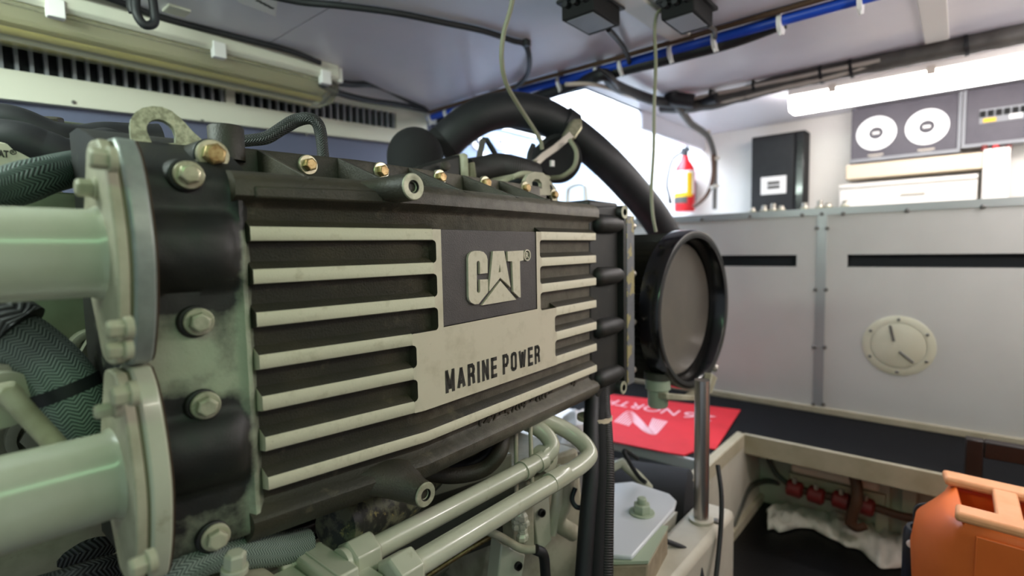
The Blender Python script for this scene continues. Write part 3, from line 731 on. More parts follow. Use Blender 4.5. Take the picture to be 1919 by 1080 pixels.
# threaded bosses that reach towards the viewer
def tboss(px, py, v, r, L_, droop=0.0, rin=.42):
    x, z = face_at(px, py, v); p = Q(x, v, z); bm = B()
    lathe(bm, p, (0, 1, 0), [(.018, r*rin), (0, r*rin), (-.0006, r*rin*1.18), (-.0006, r*.93), (.0012, r), (L_, r*1.12)], 32, cap0=True, mis=[2, 2, 1, 1, 0])
    o = obj('threaded_boss', bm, ['cast', 'boss', 'hole'], ac, ang=40)
    for i in range(4):
        bm = B(); d, u, v_ = frame_of((0, 1, 0)); 
        rs = [ring(bm, p+Vector((0, .003+.0035*i+o_, 0)), u, v_, q_, 20) for o_, q_ in ((0, r*rin*1.0), (.0012, r*rin*.86), (.0024, r*rin*1.0))]
        bridge(bm, rs[0], rs[1]); bridge(bm, rs[1], rs[2]); obj('thread', bm, 'boss', o)
    return p
def web(name, p, r, spec, m_='cast'):
    """tapering web that carries a boss into the casting; spec = rings of (offset from p, half width, half height)"""
    bm = B(); rs = []
    for (dx, dy, dz), a_, b_ in spec:
        c_ = p+Vector((dx, dy, dz)); rs.append([bm.verts.new(c_+Vector((a_*math.cos(t), 0, b_*math.sin(t)))) for t in [2*PI*i/20 for i in range(20)]])
    for i in range(len(rs)-1): bridge(bm, rs[i], rs[i+1])
    bm.faces.new(rs[0][::-1]); bm.faces.new(rs[-1]); obj(name, bm, m_, ac, ang=60)
p = tboss(775, 350, -.042, .0190, .10)
web('boss_web', p, .019, [((-.000, .006, 0), .0193, .0193), ((-.002, .025, 0), .0215, .0196), ((-.007, .042, -.001), .029, .0185), ((-.016, .056, -.003), .044, .016)])
p = tboss(798, 928, -.036, .0185, .05)
web('boss_web', p, .019, [((-.000, .004, 0), .0188, .0188), ((-.004, .016, .003), .0215, .020), ((-.011, .028, .009), .028, .022), ((-.018, .040, .017), .042, .022), ((-.024, .06, .024), .062, .022)])
# right end tank and flange
bm = B(); 
prism(bm, [Q(XRE-.004, .015, .112), Q(1.208, .012, .112), Q(1.208, .012, -.372), Q(XRE-.004, .015, -.372)], (0, .2, 0)); obj('end_tank', bm, 'cast_end', ac, bevel=.006)
bm = B(); prism(bm, [Q(XRE+.0, .020, .108), Q(XRE+.012, .003, .100), Q(XRE+.016, .003, -.36), Q(XRE, .020, -.366)], (0, .03, 0)); 
bm.free()
for py in (420, 517, 612, 704):
    z = onY(1150, py, YFc(1.16)+.0).z-1.12
    bm = B(); a = Q(1.078, .016, z); b = Q(1.206, .008, z)
    lathe(bm, a, b-a, [(0, .006), (.004, .018), (.02, .024), (.09, .023), (.118, .019), (.134, .012), (.137, .004)], 20); obj('bolt_boss', bm, 'cast_end', ac, ang=60)
bm = B(); prism(bm, [Q(1.205, -.005, .088), Q(1.222, -.005, .088), Q(1.222, -.005, -.372), Q(1.205, -.005, -.372)], (0, .22, 0)); obj('flange_plate', bm, 'cast_end', ac, bevel=.002)
bm = B(); prism(bm, [Q(1.2235, -.006, .080), Q(1.268, -.006, .080), Q(1.268, -.006, -.366), Q(1.2235, -.006, -.366)], (0, .22, 0)); obj('cover_plate', bm, 'peel2' if 'peel2' in M else 'grey', ac, bevel=.002)
for py in (425, 512, 601, 688):
    z = onY(1195, py, YFc(1.27)+.02).z-1.12; a = Q(1.268, .016, z)
    bm = B(); lathe(bm, a, (1, 0, 0), [(0, .0125), (.018, .0125), (.019, .0095), (.036, .0095), (.040, .006)], 12); obj('stud', bm, 'steel', ac, ang=40)
for px, py in ((1171, 398), (1169, 727)):
    x, z = face_at(px, py, -.012); p = Q(x, -.012, z); bm = B()
    lathe(bm, p, (0, 1, 0), [(.014, .0075), (0, .0075), (-.0005, .0085), (-.0005, .0160), (.001, .0172), (.16, .019)], 24, mis=[2, 2, 1, 1, 0]); obj('threaded_boss', bm, ['cast_end', 'boss', 'hole'], ac, ang=40)
    s_ = 1 if py < 500 else -1
    bm = B(); prism(bm, [Q(1.08, .008, z-.016*s_), Q(1.08, .008, z+.010*s_), Q(x, .004, z+.016*s_), Q(x+.002, .004, z-.017*s_)], (0, .12, 0)); obj('corner_web', bm, 'cast_end', ac, bevel=.004)
# lifting eyes and top cap
def eyeplate(ps, hole, Y, t, m_='eye'):
    P = [onY(px, py, Y) for px, py in ps]; Hh = [onY(px, py, Y) for px, py in hole]; bm = B()
    o0 = [bm.verts.new(p) for p in P]; h0 = [bm.verts.new(p) for p in Hh]; o1 = [bm.verts.new(p+Vector((.002, t, 0))) for p in P]; h1 = [bm.verts.new(p+Vector((.002, t, 0))) for p in Hh]
    for a_, b_ in ((o0, h0), (o1, h1)):
        es = [bm.edges.new((r_[i], r_[(i+1) % len(r_)])) for r_ in (a_, b_) for i in range(len(r_))]
        bmesh.ops.triangle_fill(bm, edges=es, use_beauty=True)
    bridge(bm, o0, o1); bridge(bm, h0, h1); return obj('lifting_eye', bm, m_, ac, ang=40)
S_ = 340/1749
def z1(l): return [(160+x*S_, 190+y*S_) for x, y in l]
lab(eyeplate(z1([(450,395),(437,330),(430,230),(440,165),(480,105),(550,62),(640,45),(740,52),(830,90),(900,145),(960,205),(1030,285),(1130,375),(1180,430),(1000,470),(700,470),(470,440)]),
    z1([(620,350),(596,300),(590,245),(612,200),(655,176),(705,170),(760,184),(815,220),(850,262),(872,330),(872,400),(750,410),(640,400)]), .755, .013), 'galvanised lifting eye with speckled corroded surface')
eyeplate([(986,356),(984,338),(990,327),(1002,322),(1018,324),(1029,334),(1031,352),(1032,366),(986,366)], [(998,352),(997,342),(1002,336),(1010,336),(1015,343),(1016,354)], .80, .012, 'creamd')
p = at(424, 262, onY(424, 262, .80).y/ray(424, 262).y); bm = B()
lathe(bm, (p.x, p.y, p.z-.03), (0, 0, 1), [(0, .0235), (.046, .0235), (.048, .022)], 28); obj('top_cap', bm, 'cast', ac, ang=40)

# ================================================================ coolant pipes with bolted flanges (left)
def pipe(label, zc_, pxs):
    t = thing('coolant_pipe', label, 'pipe', (-.1, .68, 1.12+zc_))
    c_ = Vector((0, .682, 1.12+zc_)); bm = B()
    lathe(bm, (-.55, c_.y, c_.z), (1, 0, 0), [(0, .0455), (.677, .0455), (.682, .048), (.686, .050)], 48); obj('tube', bm, 'cream', t, ang=40)
    def plate(x0, x1, k, m_, name, bev):
        out = [(-.034,.116),(-.052,.096),(-.068,.055),(-.077,.0),(-.068,-.055),(-.052,-.096),(-.034,-.116),(.004,-.116),(.022,-.094),(.060,0),(.022,.094),(.004,.116)]
        sp_ = spline([(0, a, b) for a, b in out]+[(0,)+out[0]], 4)[:-1] if k > 0 else [Vector((0, a, b)) for a, b in out]
        bm = B(); prism(bm, [(x0, c_.y+q.y*abs(k), c_.z+q.z*abs(k)) for q in sp_], (x1-x0, 0, 0)); obj(name, bm, m_, t, bevel=bev, ang=28)
    plate(.134, .1445, .97, 'creamd', 'pipe_flange', .002)
    plate(.1445, .147, .965, 'gasket', 'gasket', 0)
    plate(.147, .1665, 1.0, 'grey' if zc_ > -.1 else 'cream', 'neck_flange', .003)
    plate(.1665, .1678, .985, 'rust', 'rust_line', 0)
    for px, py, X, r in pxs:
        p = onX(px, py, .124 if X > .11 else .118); bolt(t, (.134 if X > .11 else .125, p.y, p.z), (-1, 0, 0), r, .013, 'creamd', 'creamd', 1.2, .003)
    return t
pipe('upper cream pipe with bolted oval flange entering the casting at left', .004, [(182, 297, .115, .0100), (156, 352, .115, .0092), (214, 617, .115, .0088), (213, 657, .115, .0088)])
pipe('lower cream pipe with bolted oval flange at the bottom left corner', -.232, [(223, 742, .115, .0100), (200, 769, .10, .0075), (258, 1062, .115, .0095)])

# ================================================================ ENGINE BEHIND AND BELOW
eb = thing('engine_block', 'cream painted engine block seen in the gaps behind the pipes and below the casting', 'engine', (.8, 1.1, .12))
bm = B(); box(bm, (-.6, 1.04, .10), (1.25, 1.5, 1.22)); obj('crankcase', bm, 'block', eb, bevel=.01)
bm = B(); box(bm, (-.6, .99, .60), (1.25, 1.045, .80)); box(bm, (-.6, .99, .28), (1.25, 1.045, .50)); obj('cover_band', bm, 'creamd', eb, bevel=.012)
bm = B(); box(bm, (-.6, .965, .96), (1.2, 1.045, 1.10)); obj('cover_band', bm, 'block', eb, bevel=.012)
for i, x in enumerate((-.1, .12, .34, .56, .78)):
    for z in (.86, .44):
        bm = B(); lathe(bm, (x, 1.02 if z > .6 else .985, z), (0, -1, 0), [(-.004, .042), (.010, .042), (.012, .038), (.012, .030)], 28, cap1=False); lathe(bm, (x, 1.02 if z > .6 else .985, z), (0, -1, 0), [(0, .027), (.014, .027), (.016, .023)], 6); obj('core_plug', bm, 'block', eb, ang=40)
# hex plug outlines seen between the pipes
for px, py, r in ((182, 658, .020), (186, 716, .026)):
    p = onY(px, py, .93); bm = B(); lathe(bm, (p.x, .975, p.z), (0, -1, 0), [(0, r*1.5), (.035, r*1.5), (.037, r*1.3), (.037, r*1.02)], 28, cap1=False); lathe(bm, (p.x, .965, p.z), (0, -1, 0), [(0, r), (.032, r), (.035, r*.9)], 6); obj('hex_plug', bm, 'block', eb, ang=40)
bm = B(); a, b = onY(130, 655, .95), onY(215, 690, .95); box(bm, (a.x-.06, .94, b.z-.02), (b.x+.1, .985, a.z+.01)); obj('plug_bar', bm, 'block', eb, bevel=.004)
# rocker cover, dark and soft-edged, with its decal
rc = thing('rocker_cover', 'dark lumpy cover over the engine top at the left edge', 'engine part', (.1, 1.0, 1.2))
tubeobj('cover', [at(-60, 235, .78), at(30, 232, .80), at(100, 262, .83), at(150, 268, .86), at(215, 262, .90), at(300, 262, .95)], .030, 'black', rc, n=14, lump=.2)
tubeobj('cover', [at(-60, 275, .74), at(30, 268, .76), at(80, 285, .78), at(130, 296, .80), at(185, 285, .84), at(240, 285, .9)], .034, 'black', rc, n=14, lump=.25)
bm = B(); a = at(-40, 222, 1.0); 
prism(bm, [at(-60, 228, .92), at(60, 218, .93), at(250, 242, 1.05), at(250, 330, 1.05), at(-60, 300, .92)], (.02, .12, 0)); obj('lid', bm, 'blackdust' if 'blackdust' in M else 'black', rc, bevel=.006)
bolt(rc, at(100, 240, .90), (-.1, -.25, 1), .016, .014, 'cast', 'creamd', 1.3, .004)
# decal plate
dp = thing('data_plate', 'cream plate with black lettering cut off by the left edge', 'plate', at(20, 300, .84))
ny = 1.02
def dm(px, py, y=ny): return onY(px, py, y)
bm = B(); prism(bm, [dm(-90, 262), dm(0, 266), dm(50, 272), (dm(72, 280)), dm(86, 295), dm(92, 330), dm(60, 350), dm(-90, 345)], (0, .008, 0)); obj('plate', bm, 'decal', dp, bevel=.002)
a, b = dm(-13, 294), dm(17, 296); x0_, zz_ = a.x, dm(0, 294.5).z; hgt = dm(0, 281).z-dm(0, 294.5).z
text('plate_word', 'CAT', lambda u, v, w_: Vector((x0_+u, ny-.0006-w_, zz_+v)), b.x-a.x, hgt, .001, 'engrave', dp, off=.035)
p = dm(24.5, 285.5); bm = B(); lathe(bm, (p.x, ny, p.z), (0, -1, 0), [(-.001, .0036), (.0012, .0036), (.0012, .0027), (.0002, .0027)], 18, cap1=False); rg = obj('registered_mark', bm, 'engrave', dp)
text('registered_letter', 'R', lambda u, v, w_: Vector((p.x-.0016+u, ny-.0006-w_, p.z-.0018+v)), .0034, .0036, .0008, 'engrave', rg)
a = dm(1, 319); b = dm(21, 319); text('plate_word', 'FOR', lambda u, v, w_: Vector((a.x+u, ny-.0006-w_, a.z+v)), b.x-a.x, .0055, .001, 'engrave', dp, off=.02)
# injector boxes behind the hose
ib = thing('valve_block', 'small cream casting with dark slots just above the upper pipe', 'engine part', at(110, 375, .85))
bm = B(); prism(bm, [at(60, 395, .84), at(95, 378, .84), at(100, 358, .84), at(118, 358, .84), at(122, 372, .84), at(172, 372, .84), at(172, 395, .84)], (.01, .06, 0)); obj('body', bm, 'creamd', ib, bevel=.003)
bm = B(); prism(bm, [at(122, 378, .835), at(130, 372, .835), at(150, 373, .835), at(150, 378, .835)], (.0, .01, 0)); obj('slot', bm, 'slot', ib)

# braided hoses on the left
tag(tubeobj('braided_hose', [at(-80, 378, .56), at(-5, 358, .60), at(75, 332, .64), at(130, 318, .70), at(185, 308, .78), at(260, 300, .88)], .0235, 'braidL', n=28, lump=.12), 'thick dark braided hose running above the upper cream pipe', 'hose')
hs = thing('braided_hose', 'thick grey braided hose with a black tape band between the two cream pipes', 'hose', at(100, 700, .75))
tubeobj('sleeve', [at(-70, 600, .60), at(0, 622, .61), at(60, 658, .62), at(112, 712, .63), at(146, 780, .64), at(160, 850, .66), at(150, 930, .70)], .0345, 'braidP', hs, n=28, lump=.1)
tubeobj('dark_end', [at(-90, 590, .60), at(-40, 596, .60), at(5, 606, .605), at(34, 622, .61)], .0352, 'braidK', hs, n=24)
a, b = at(117, 719, .631), at(128, 740, .634); bm = B(); cyl(bm, a, b, .0362, n=28); obj('tape_band', bm, 'black', hs)
tag(tubeobj('braided_hose', [at(-40, 1090, .80), at(60, 1060, .78), at(150, 1030, .80), at(215, 1010, .84)], .026, 'braidK', n=20, lump=.15), 'dark braided hose low in the corner under the lower pipe', 'hose')
tag(tubeobj('braided_hose', [at(60, 1110, .70), at(140, 1085, .70), at(230, 1062, .74)], .018, 'braidK', n=20, lump=.15), 'thinner dark braided hose at the bottom edge below the lower pipe', 'hose')
tag(tubeobj('braided_hose', [at(300, 1100, .60), at(350, 1062, .62), at(420, 1035, .66), at(520, 1030, .72), at(570, 1020, .76)], .022, 'braidP', n=20, lump=.1), 'pale braided hose beneath the casting near the bottom bolt', 'hose')
# pale sender with its pipe
sd = thing('injector_line', 'cream nut with a slanting steel tube between the pipes at the left edge', 'pipe', at(0, 760, .70))
bm = B(); cc = at(-12, 735, .60); lathe(bm, cc, (.10, -.72, -.1), [(-.06, .042), (.0, .042), (.005, .038), (.024, .038), (.026, .032), (.036, .032), (.038, .022)], 28); obj('nut', bm, 'cream', sd, ang=40)
tubeobj('tube', [at(14, 735, .56), at(50, 775, .565), at(105, 835, .58), at(150, 890, .61)], .0105, 'creamd', sd, n=16)
bm = B(); lathe(bm, at(14, 737, .565), (.1, -1, .1), [(-.012, .013), (.006, .013), (.010, .008)], 6); obj('union', bm, 'creamd', sd)
# black hose and mottled elbow under the casting
tag(tubeobj('black_hose', [at(395, 1015, .90), at(470, 1000, .92), at(540, 985, .95), at(600, 960, 1.0)], .045, 'blackg', n=20), 'glossy black hose under the bottom edge of the casting', 'hose')
mp = thing('mottled_pipe', 'mottled black and tan elbow pipe beneath the casting', 'pipe', at(660, 960, .9))
tubeobj('elbow', [at(632, 985, .86), at(665, 968, .90), at(710, 950, .95), at(750, 930, 1.0), at(775, 905, 1.06), at(800, 880, 1.1)], .044, 'mottle', mp, n=24, lump=.1)
bm = B(); lathe(bm, at(628, 988, .852), at(650, 976, .88)-at(628, 988, .852), [(-.006, .030), (.0, .040), (.012, .045), (.02, .044)], 24); obj('end_collar', bm, 'mottle', mp)

# ---------------------------------------------------------------- fuel lines below the casting
Yp1, Yp2 = .64, .575
fl = thing('fuel_line', 'rear of the two cream tubes running below the casting, with hex nut', 'pipe', onY(840, 960, Yp1))
def P1(px, py): return onY(px, py, Yp1)
def P2(px, py): return onY(px, py, Yp2)
a, b = P1(700, 1030), P1(985, 882); b.z = a.z
rear = [a, b, P1(1018, 858), P1(1034, 836)+Vector((0, .0, 0)), P1(1034, 812)+Vector((0, .03, 0)), P1(1014, 798)+Vector((0, .08, 0)), P1(985, 800)+Vector((0, .16, 0))]
bm = B(); tube(bm, [a+Vector((-.03, 0, 0)), a, (a+b)/2]+rear[1:], .0172, 18, 8); obj('tube', bm, 'cream', fl, ang=60)
for x0 in (b.x-.012, b.x+.035):
    bm = B(); lathe(bm, (x0, b.y, b.z), (1, 0, .0), [(0, .0195), (.022, .0195)], 20); obj('sleeve', bm, 'cream', fl)
bm = B(); lathe(bm, (a.x-.045, a.y, a.z), (1, 0, 0), [(0, .027), (.004, .0305), (.040, .0305), (.046, .024)], 6, ph=.5); obj('nut', bm, 'cream', fl, bevel=.002)
f2 = thing('fuel_line', 'front of the two cream tubes, ending in a U bend at the right', 'pipe', onY(900, 990, Yp2))
a2, b2 = P2(772, 1064), P2(1090, 866); b2.z = a2.z+.004
bm = B(); tube(bm, [a2+Vector((-.02, 0, 0)), a2, (a2+b2)/2, b2, P2(1112, 845)+Vector((.006, .02, .0)), P2(1110, 822)+Vector((.0, .075, .006)), P2(1075, 808)+Vector((.0, .13, .01)), P2(1010, 796)+Vector((0, .19, .02))], .0178, 18, 8); obj('tube', bm, 'cream', f2, ang=60)
bm = B(); lathe(bm, (a2.x-.04, a2.y, a2.z), (1, 0, 0), [(0, .028), (.004, .0315), (.040, .0315), (.046, .024)], 6, ph=.5); obj('nut', bm, 'cream', f2, bevel=.002)
c_ = P2(1040, 890); bm = B(); lathe(bm, (b2.x-.11, b2.y, b2.z-.0008), (1, 0, 0), [(0, .0195), (.05, .0195), (.056, .0178)], 20); obj('sleeve', bm, 'cream', f2)
# bracket rods and clamp
for px0, py0, px1, py1, lb in ((967, 815, 968, 925, 'left'), (994, 805, 997, 905, 'right')):
    tag(tubeobj('bracket_rod', [at(px0, py0-30, 1.12), at(px0, py0, 1.10), at(px1, py1, 1.06)], .0045, 'creamd', n=10), 'thin cream rod hanging from the casting to the fuel lines, %s one of the pair' % lb, 'rod')
cl_ = thing('pipe_clamp', 'cream clamp block with an eye between the two fuel lines', 'clamp', at(1035, 860, 1.1))
bm = B(); lathe(bm, at(1030, 862, 1.08), (-.1, -1, .1), [(-.03, .026), (.0, .026), (.002, .022), (.002, .010), (-.02, .010)], 20, cap1=False); obj('eye', bm, 'cream', cl_, ang=40)
bm = B(); prism(bm, [at(985, 905, 1.075), at(1045, 868, 1.10), at(1050, 885, 1.10), at(992, 922, 1.075)], (.0, .035, 0)); obj('block', bm, 'creamd', cl_, bevel=.003)
# filter head at the bottom edge
fh = thing('fuel_filter_housing', 'cream fuel filter head with bolts at the bottom edge', 'engine part', at(600, 1080, .62))
def fp(px, py, t): return at(px, py, t)
pA = onY(600, 1013, .70); xA = onY(548, 1062, .70).x; yA = onX(674, 1068, pA.x).y
boxobj('body', (xA, yA, pA.z-.11), (pA.x, .70, pA.z), 'cream', fh, .003)
boxobj('body_rib', (xA+.012, yA-.001, pA.z-.10), (xA+.016, .701, pA.z+.0015), 'cream', fh, .001)
bm = B(); lathe(bm, (pA.x-.002, .64, a.z), (1, 0, 0), [(0, .024), (a.x-.045-pA.x+.004, .024)], 24); obj('port_neck', bm, 'cream', fh)
boxobj('lower_cap', (xA-.055, yA+.004, pA.z-.12), (xA-.001, .695, pA.z-.012), 'cream', fh, .004)
pB = onY(683, 1056, .625); xB = onY(640, 1078, .625).x; yB = onX(718, 1082, pB.x).y
boxobj('port', (xB, yB, pB.z-.09), (max(pB.x, a2.x-.042), .625, pB.z), 'cream', fh, .003)
pC = onX(548, 1052, xA); bm = B(); lathe(bm, (xA, pC.y, pC.z), (-1, 0, 0), [(-.002, .0125), (.005, .0125), (.006, .0105), (.017, .0105), (.019, .008)], 6); obj('bolt', bm, 'cream', fh, bevel=.001)
ft = thing('filter_cover', 'cream domed cover with an upright hex bolt at the bottom edge', 'engine part', at(430, 1080, .62))
c_ = at(425, 1118, .64); bm = B(); lathe(bm, (c_.x, c_.y, c_.z-.06), (0, 0, 1), [(0, .060), (.055, .060), (.066, .052), (.071, .035), (.072, .012)], 32); obj('dome', bm, 'creamd', ft, ang=40)
bolt(ft, at(440, 1066, .615), (.05, -.1, 1), .0125, .017, 'cream', 'cream', 1.2, .003)
# cast front structure under the U bend
fs = eb
bm = B(); prism(bm, [at(940, 885, 1.30), at(1085, 840, 1.36), at(1105, 1100, 1.36), at(900, 1130, 1.25)], (.05, .25, -.02)); obj('front_housing', bm, 'creamd', fs, bevel=.01)
bm = B(); prism(bm, [at(996, 930, 1.16), at(1028, 905, 1.18), at(1034, 1015, 1.18), at(1010, 1040, 1.16)], (.01, .05, 0)); obj('bracket', bm, 'cream', fs, bevel=.003)
bm = B(); prism(bm, [at(958, 955, 1.12), at(1000, 930, 1.13), at(1002, 1030, 1.13), at(964, 1040, 1.12)], (.01, .04, 0)); obj('bracket', bm, 'creamd', fs, bevel=.003)
bm = B(); prism(bm, [at(940, 1020, 1.1), at(985, 1040, 1.12), at(975, 1110, 1.12), at(930, 1110, 1.1)], (.01, .04, 0)); obj('bracket', bm, 'cream', fs, bevel=.003)
for px, py, t, r in ((1016, 962, 1.158, .006), (972, 1062, 1.10, .006), (930, 1028, 1.2, .010)):
    bm = B(); lathe(bm, at(px, py, t), (-.3, -1, .1), [(-.004, r*1.5), (.002, r*1.5), (.003, r), (-.004, r*.9)], 16, mi=0); obj('hole', bm, 'hole', fs)
tubeobj('rib', [at(1060, 880, 1.25), at(1062, 930, 1.24), at(1045, 975, 1.24), at(1075, 1000, 1.27)], .02, 'creamd', fs, n=12)
tubeobj('rib', [at(1040, 870, 1.25), at(1045, 930, 1.23), at(1032, 1000, 1.23)], .014, 'cream', fs, n=12)
bm = B()
for i in range(16):
    sphere(bm, at(975+random.uniform(-9, 12), 945+i*4.2+random.uniform(-3, 3), 1.10), random.uniform(.008, .014), u=7, v=5)
o = obj('flaking_paint', bm, 'cream', fs); o['kind'] = 'stuff'
lk = thing('lever_link', 'thin dusty tube ending in a dark sleeve below the brackets', 'rod', at(950, 1000, 1.1))
tubeobj('tube', [at(885, 985, 1.1), at(935, 1005, 1.09), at(975, 1028, 1.08), at(1003, 1030, 1.08)], .0085, 'creamd', lk, n=12)
tubeobj('sleeve', [at(1003, 1030, 1.08), at(1018, 1040, 1.09), at(1022, 1075, 1.1), at(1024, 1110, 1.1)], .011, 'black', lk, n=12)
lw = thing('loose_wire', 'small dark wire looping beside the black hose bundle', 'wire', at(1070, 930, 1.2))
tubeobj('wire', [at(1078, 915, 1.22), at(1072, 935, 1.21), at(1080, 950, 1.2), at(1095, 952, 1.2)], .006, 'bottle', lw, n=8)
# hoses under the casting
tag(tubeobj('black_hose', [at(790, 885, 1.02), at(850, 892, 1.03), at(905, 880, 1.05), at(935, 850, 1.06), at(942, 815, 1.08), at(945, 780, 1.1)], .016, 'cast', n=14), 'dark hose curving up under the casting, outer one', 'hose')
tag(tubeobj('black_hose', [at(790, 868, 1.06), at(850, 876, 1.07), at(895, 865, 1.08), at(920, 840, 1.09), at(926, 800, 1.1)], .014, 'black', n=14), 'dark hose curving up under the casting, inner one', 'hose')
ob = eb
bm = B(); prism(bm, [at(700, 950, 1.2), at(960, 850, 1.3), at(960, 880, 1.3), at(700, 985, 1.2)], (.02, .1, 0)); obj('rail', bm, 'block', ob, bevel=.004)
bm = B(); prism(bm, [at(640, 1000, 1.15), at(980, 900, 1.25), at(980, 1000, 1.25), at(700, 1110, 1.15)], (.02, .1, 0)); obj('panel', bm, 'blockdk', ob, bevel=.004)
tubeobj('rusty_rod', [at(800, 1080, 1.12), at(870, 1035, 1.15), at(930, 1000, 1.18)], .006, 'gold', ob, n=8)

# ================================================================ AIR FILTER
fc = onY(1306, 581, .605); tF = 1.42; RR = 150.0/980*((fc-EYE).dot(Vector((-(Matrix(((_ex.x,_ex.y,_ex.z),(_ey.x,_ey.y,_ey.z),(_ez.x,_ez.y,_ez.z)))@Vector((0,0,1)))))))
af = thing('air_filter', 'round black pleated air filter with a recessed glossy end cap', 'filter', fc)
d = Vector((-.06, -1, .0)).normalized()
bm = B(); lathe(bm, fc, d, [(-.062, RR*.965), (-.058, RR), (-.006, RR), (.0, RR*.985), (.002, RR*.96), (-.001, RR*.90), (-.006, RR*.885), (-.062, RR*.865)], 72, cap0=True, cap1=False); obj('end_ring', bm, 'blackg', af, ang=40)
bm = B(); lathe(bm, fc, d, [(-.066, RR*.875), (-.058, RR*.862), (-.052, RR*.83), (-.054, RR*.76), (-.052, .01)], 64, cap0=False); lab(obj('end_cover', bm, 'capgrey' if 'capgrey' in M else 'blackg', af, ang=40), 'dull grey recessed cover')
bm = B(); n = 120; R_ = []
for h, k in ((-.06, 1), (-.28, 1)):
    dd, u, v = frame_of(d); R_.append([bm.verts.new(fc+dd*h+(u*math.cos(2*PI*i/n)+v*math.sin(2*PI*i/n))*(RR*(.965 if i % 2 else .88))) for i in range(n)])
bridge(bm, R_[0], R_[1]); bm.faces.new(R_[0]); bm.faces.new(R_[1][::-1]); obj('pleated_element', bm, 'pleat', af, ang=20)
bm = B(); lathe(bm, fc, d, [(-.30, RR*.97), (-.26, RR*.97)], 64); obj('rear_ring', bm, 'black', af)
for px, py in ((1343, 688), (1330, 713)):
    p = onY(px, py, .615); bm = B(); lathe(bm, (p.x, p.y, p.z), (1, -.2, .05), [(-.03, .008), (.0, .008), (.004, .005)], 10); lathe(bm, (p.x, p.y, p.z), (-1, .2, -.05), [(.012, .013), (.022, .013)], 6); obj('clamp_screw', bm, 'steel', af)
a, b = onY(1215, 486, .60), onY(1258, 492, .58); 
bm = B(); p0 = onY(1242, 724, .60); box(bm, (p0.x-.03, p0.y-.03, p0.z-.004), (p0.x+.03, p0.y+.01, p0.z+.006)); bm.free()
# bowl hanging below the filter
bw = thing('drain_bowl', 'pale green translucent bowl hanging below the black air filter', 'bowl', onY(1233, 745, .70))
p = onY(1233, 728, .66); bm = B(); lathe(bm, (p.x, p.y, p.z-.055), (0, 0, 1), [(0, .024), (.006, .029), (.05, .030), (.055, .036), (.085, .036)], 24); obj('bowl', bm, 'creamg' if 'creamg' in M else 'cream', bw, ang=40)
bm = B(); lathe(bm, (p.x, p.y, p.z+.03), (0, 0, 1), [(0, .04), (.02, .04)], 24); obj('cap', bm, 'blockdk', bw)
sb = thing('support_bar', 'cream support bar under the air filter ending at the steel post', 'bracket', onY(1290, 735, .62))
bm = B(); prism(bm, [onY(1250, 738, .62), onY(1300, 742, .60), onY(1330, 722, .58), onY(1335, 700, .58), onY(1345, 708, .58), onY(1335, 738, .58), onY(1300, 752, .60), onY(1250, 750, .62)], (.0, .03, 0)); obj('bar', bm, 'creamd', sb, bevel=.003)
# steel post on the stringer
tP = 1.50; ptop, pb = at(1314, 730, 1.40), at(1314, 976, 1.49)
st = thing('stringer', 'cream painted stringer beam below the steel post', 'beam', (1.3, .6, ZF))
zs = pb.z
ys = pb.y
boxobj('beam', (.75, ys-.055, ZF), (1.56, ys+.055, zs), 'string', st, .018)
bm = B(); lathe(bm, (pb.x+.02, ys-.035, zs), (0, 0, 1), [(-.002, .012), (.004, .012), (.007, .007)], 14); obj('screw', bm, 'screw', st)
po = thing('steel_post', 'shiny vertical steel post standing on the cream stringer', 'post', (pb.x, pb.y, zs))
bm = B(); cyl(bm, (pb.x, pb.y, zs), (pb.x, pb.y, ptop.z+.01), .0205, n=24); obj('tube', bm, 'steelpost', po)
bm = B(); lathe(bm, (pb.x, pb.y, zs), (0, 0, 1), [(0, .034), (.008, .034), (.010, .024)], 24); obj('foot', bm, 'string', po)

# ---------------------------------------------------------------- black hose bundle, mount plate, mount block
hb = thing('hose_bundle', 'bundle of black hoses hanging vertically beside the casting, tied with a pale cable tie', 'hose', at(1120, 1000, 1.25))
tie = at(1122, 793, 1.235)
for i, (dx, r, m_, e) in enumerate(((-14, .019, 'black', -10), (0, .017, 'blackm', 0), (13, .016, 'corr', 6), (4, .014, 'black', 14), (-6, .013, 'blackm', -22))):
    tubeobj('hose', [at(1121+dx*.8, 700, 1.32+.008*i), at(1121+dx*.8, 760, 1.28+.008*i), at(1122+dx, 800, 1.24+.008*i), at(1124+dx*1.1, 880, 1.19+.006*i), at(1120+dx*1.1+e*.4, 980, 1.15+.006*i), at(1116+dx*1.1+e*.8, 1100, 1.11+.006*i)], r, m_, hb, n=16)
bm = B(); lathe(bm, tie+Vector((.03, .03, -.005)), (.05, 0, 1), [(0, .040), (.0, .043), (.009, .043), (.009, .040)], 28); obj('cable_tie', bm, 'beige', hb)
mpz = onZ(1180, 905, .42); mt = thing('mount_plate', 'pale metal mounting plate with a large nut, right of the hose bundle', 'plate', onZ(1200, 960, .42))
ps = [onZ(1142, 1010, .42), onZ(1150, 905, .42), onZ(1185, 902, .42), onZ(1255, 925, .42), onZ(1268, 938, .42), onZ(1264, 952, .42), onZ(1185, 1042, .42), onZ(1140, 1040, .42)]
bm = B(); prism(bm, ps, (0, 0, -.012)); obj('plate', bm, 'pale', mt, bevel=.004)
nz_ = onZ(1203, 962, .42); bm = B(); lathe(bm, nz_, (0, 0, 1), [(0, .033), (.004, .033)], 28); lathe(bm, nz_, (0, 0, 1), [(.004, .023), (.024, .023), (.026, .020)], 6); lathe(bm, nz_, (0, 0, 1), [(.026, .012), (.040, .012), (.042, .010)], 16); obj('nut', bm, 'creamg' if 'creamg' in M else 'cream', mt, bevel=.001)
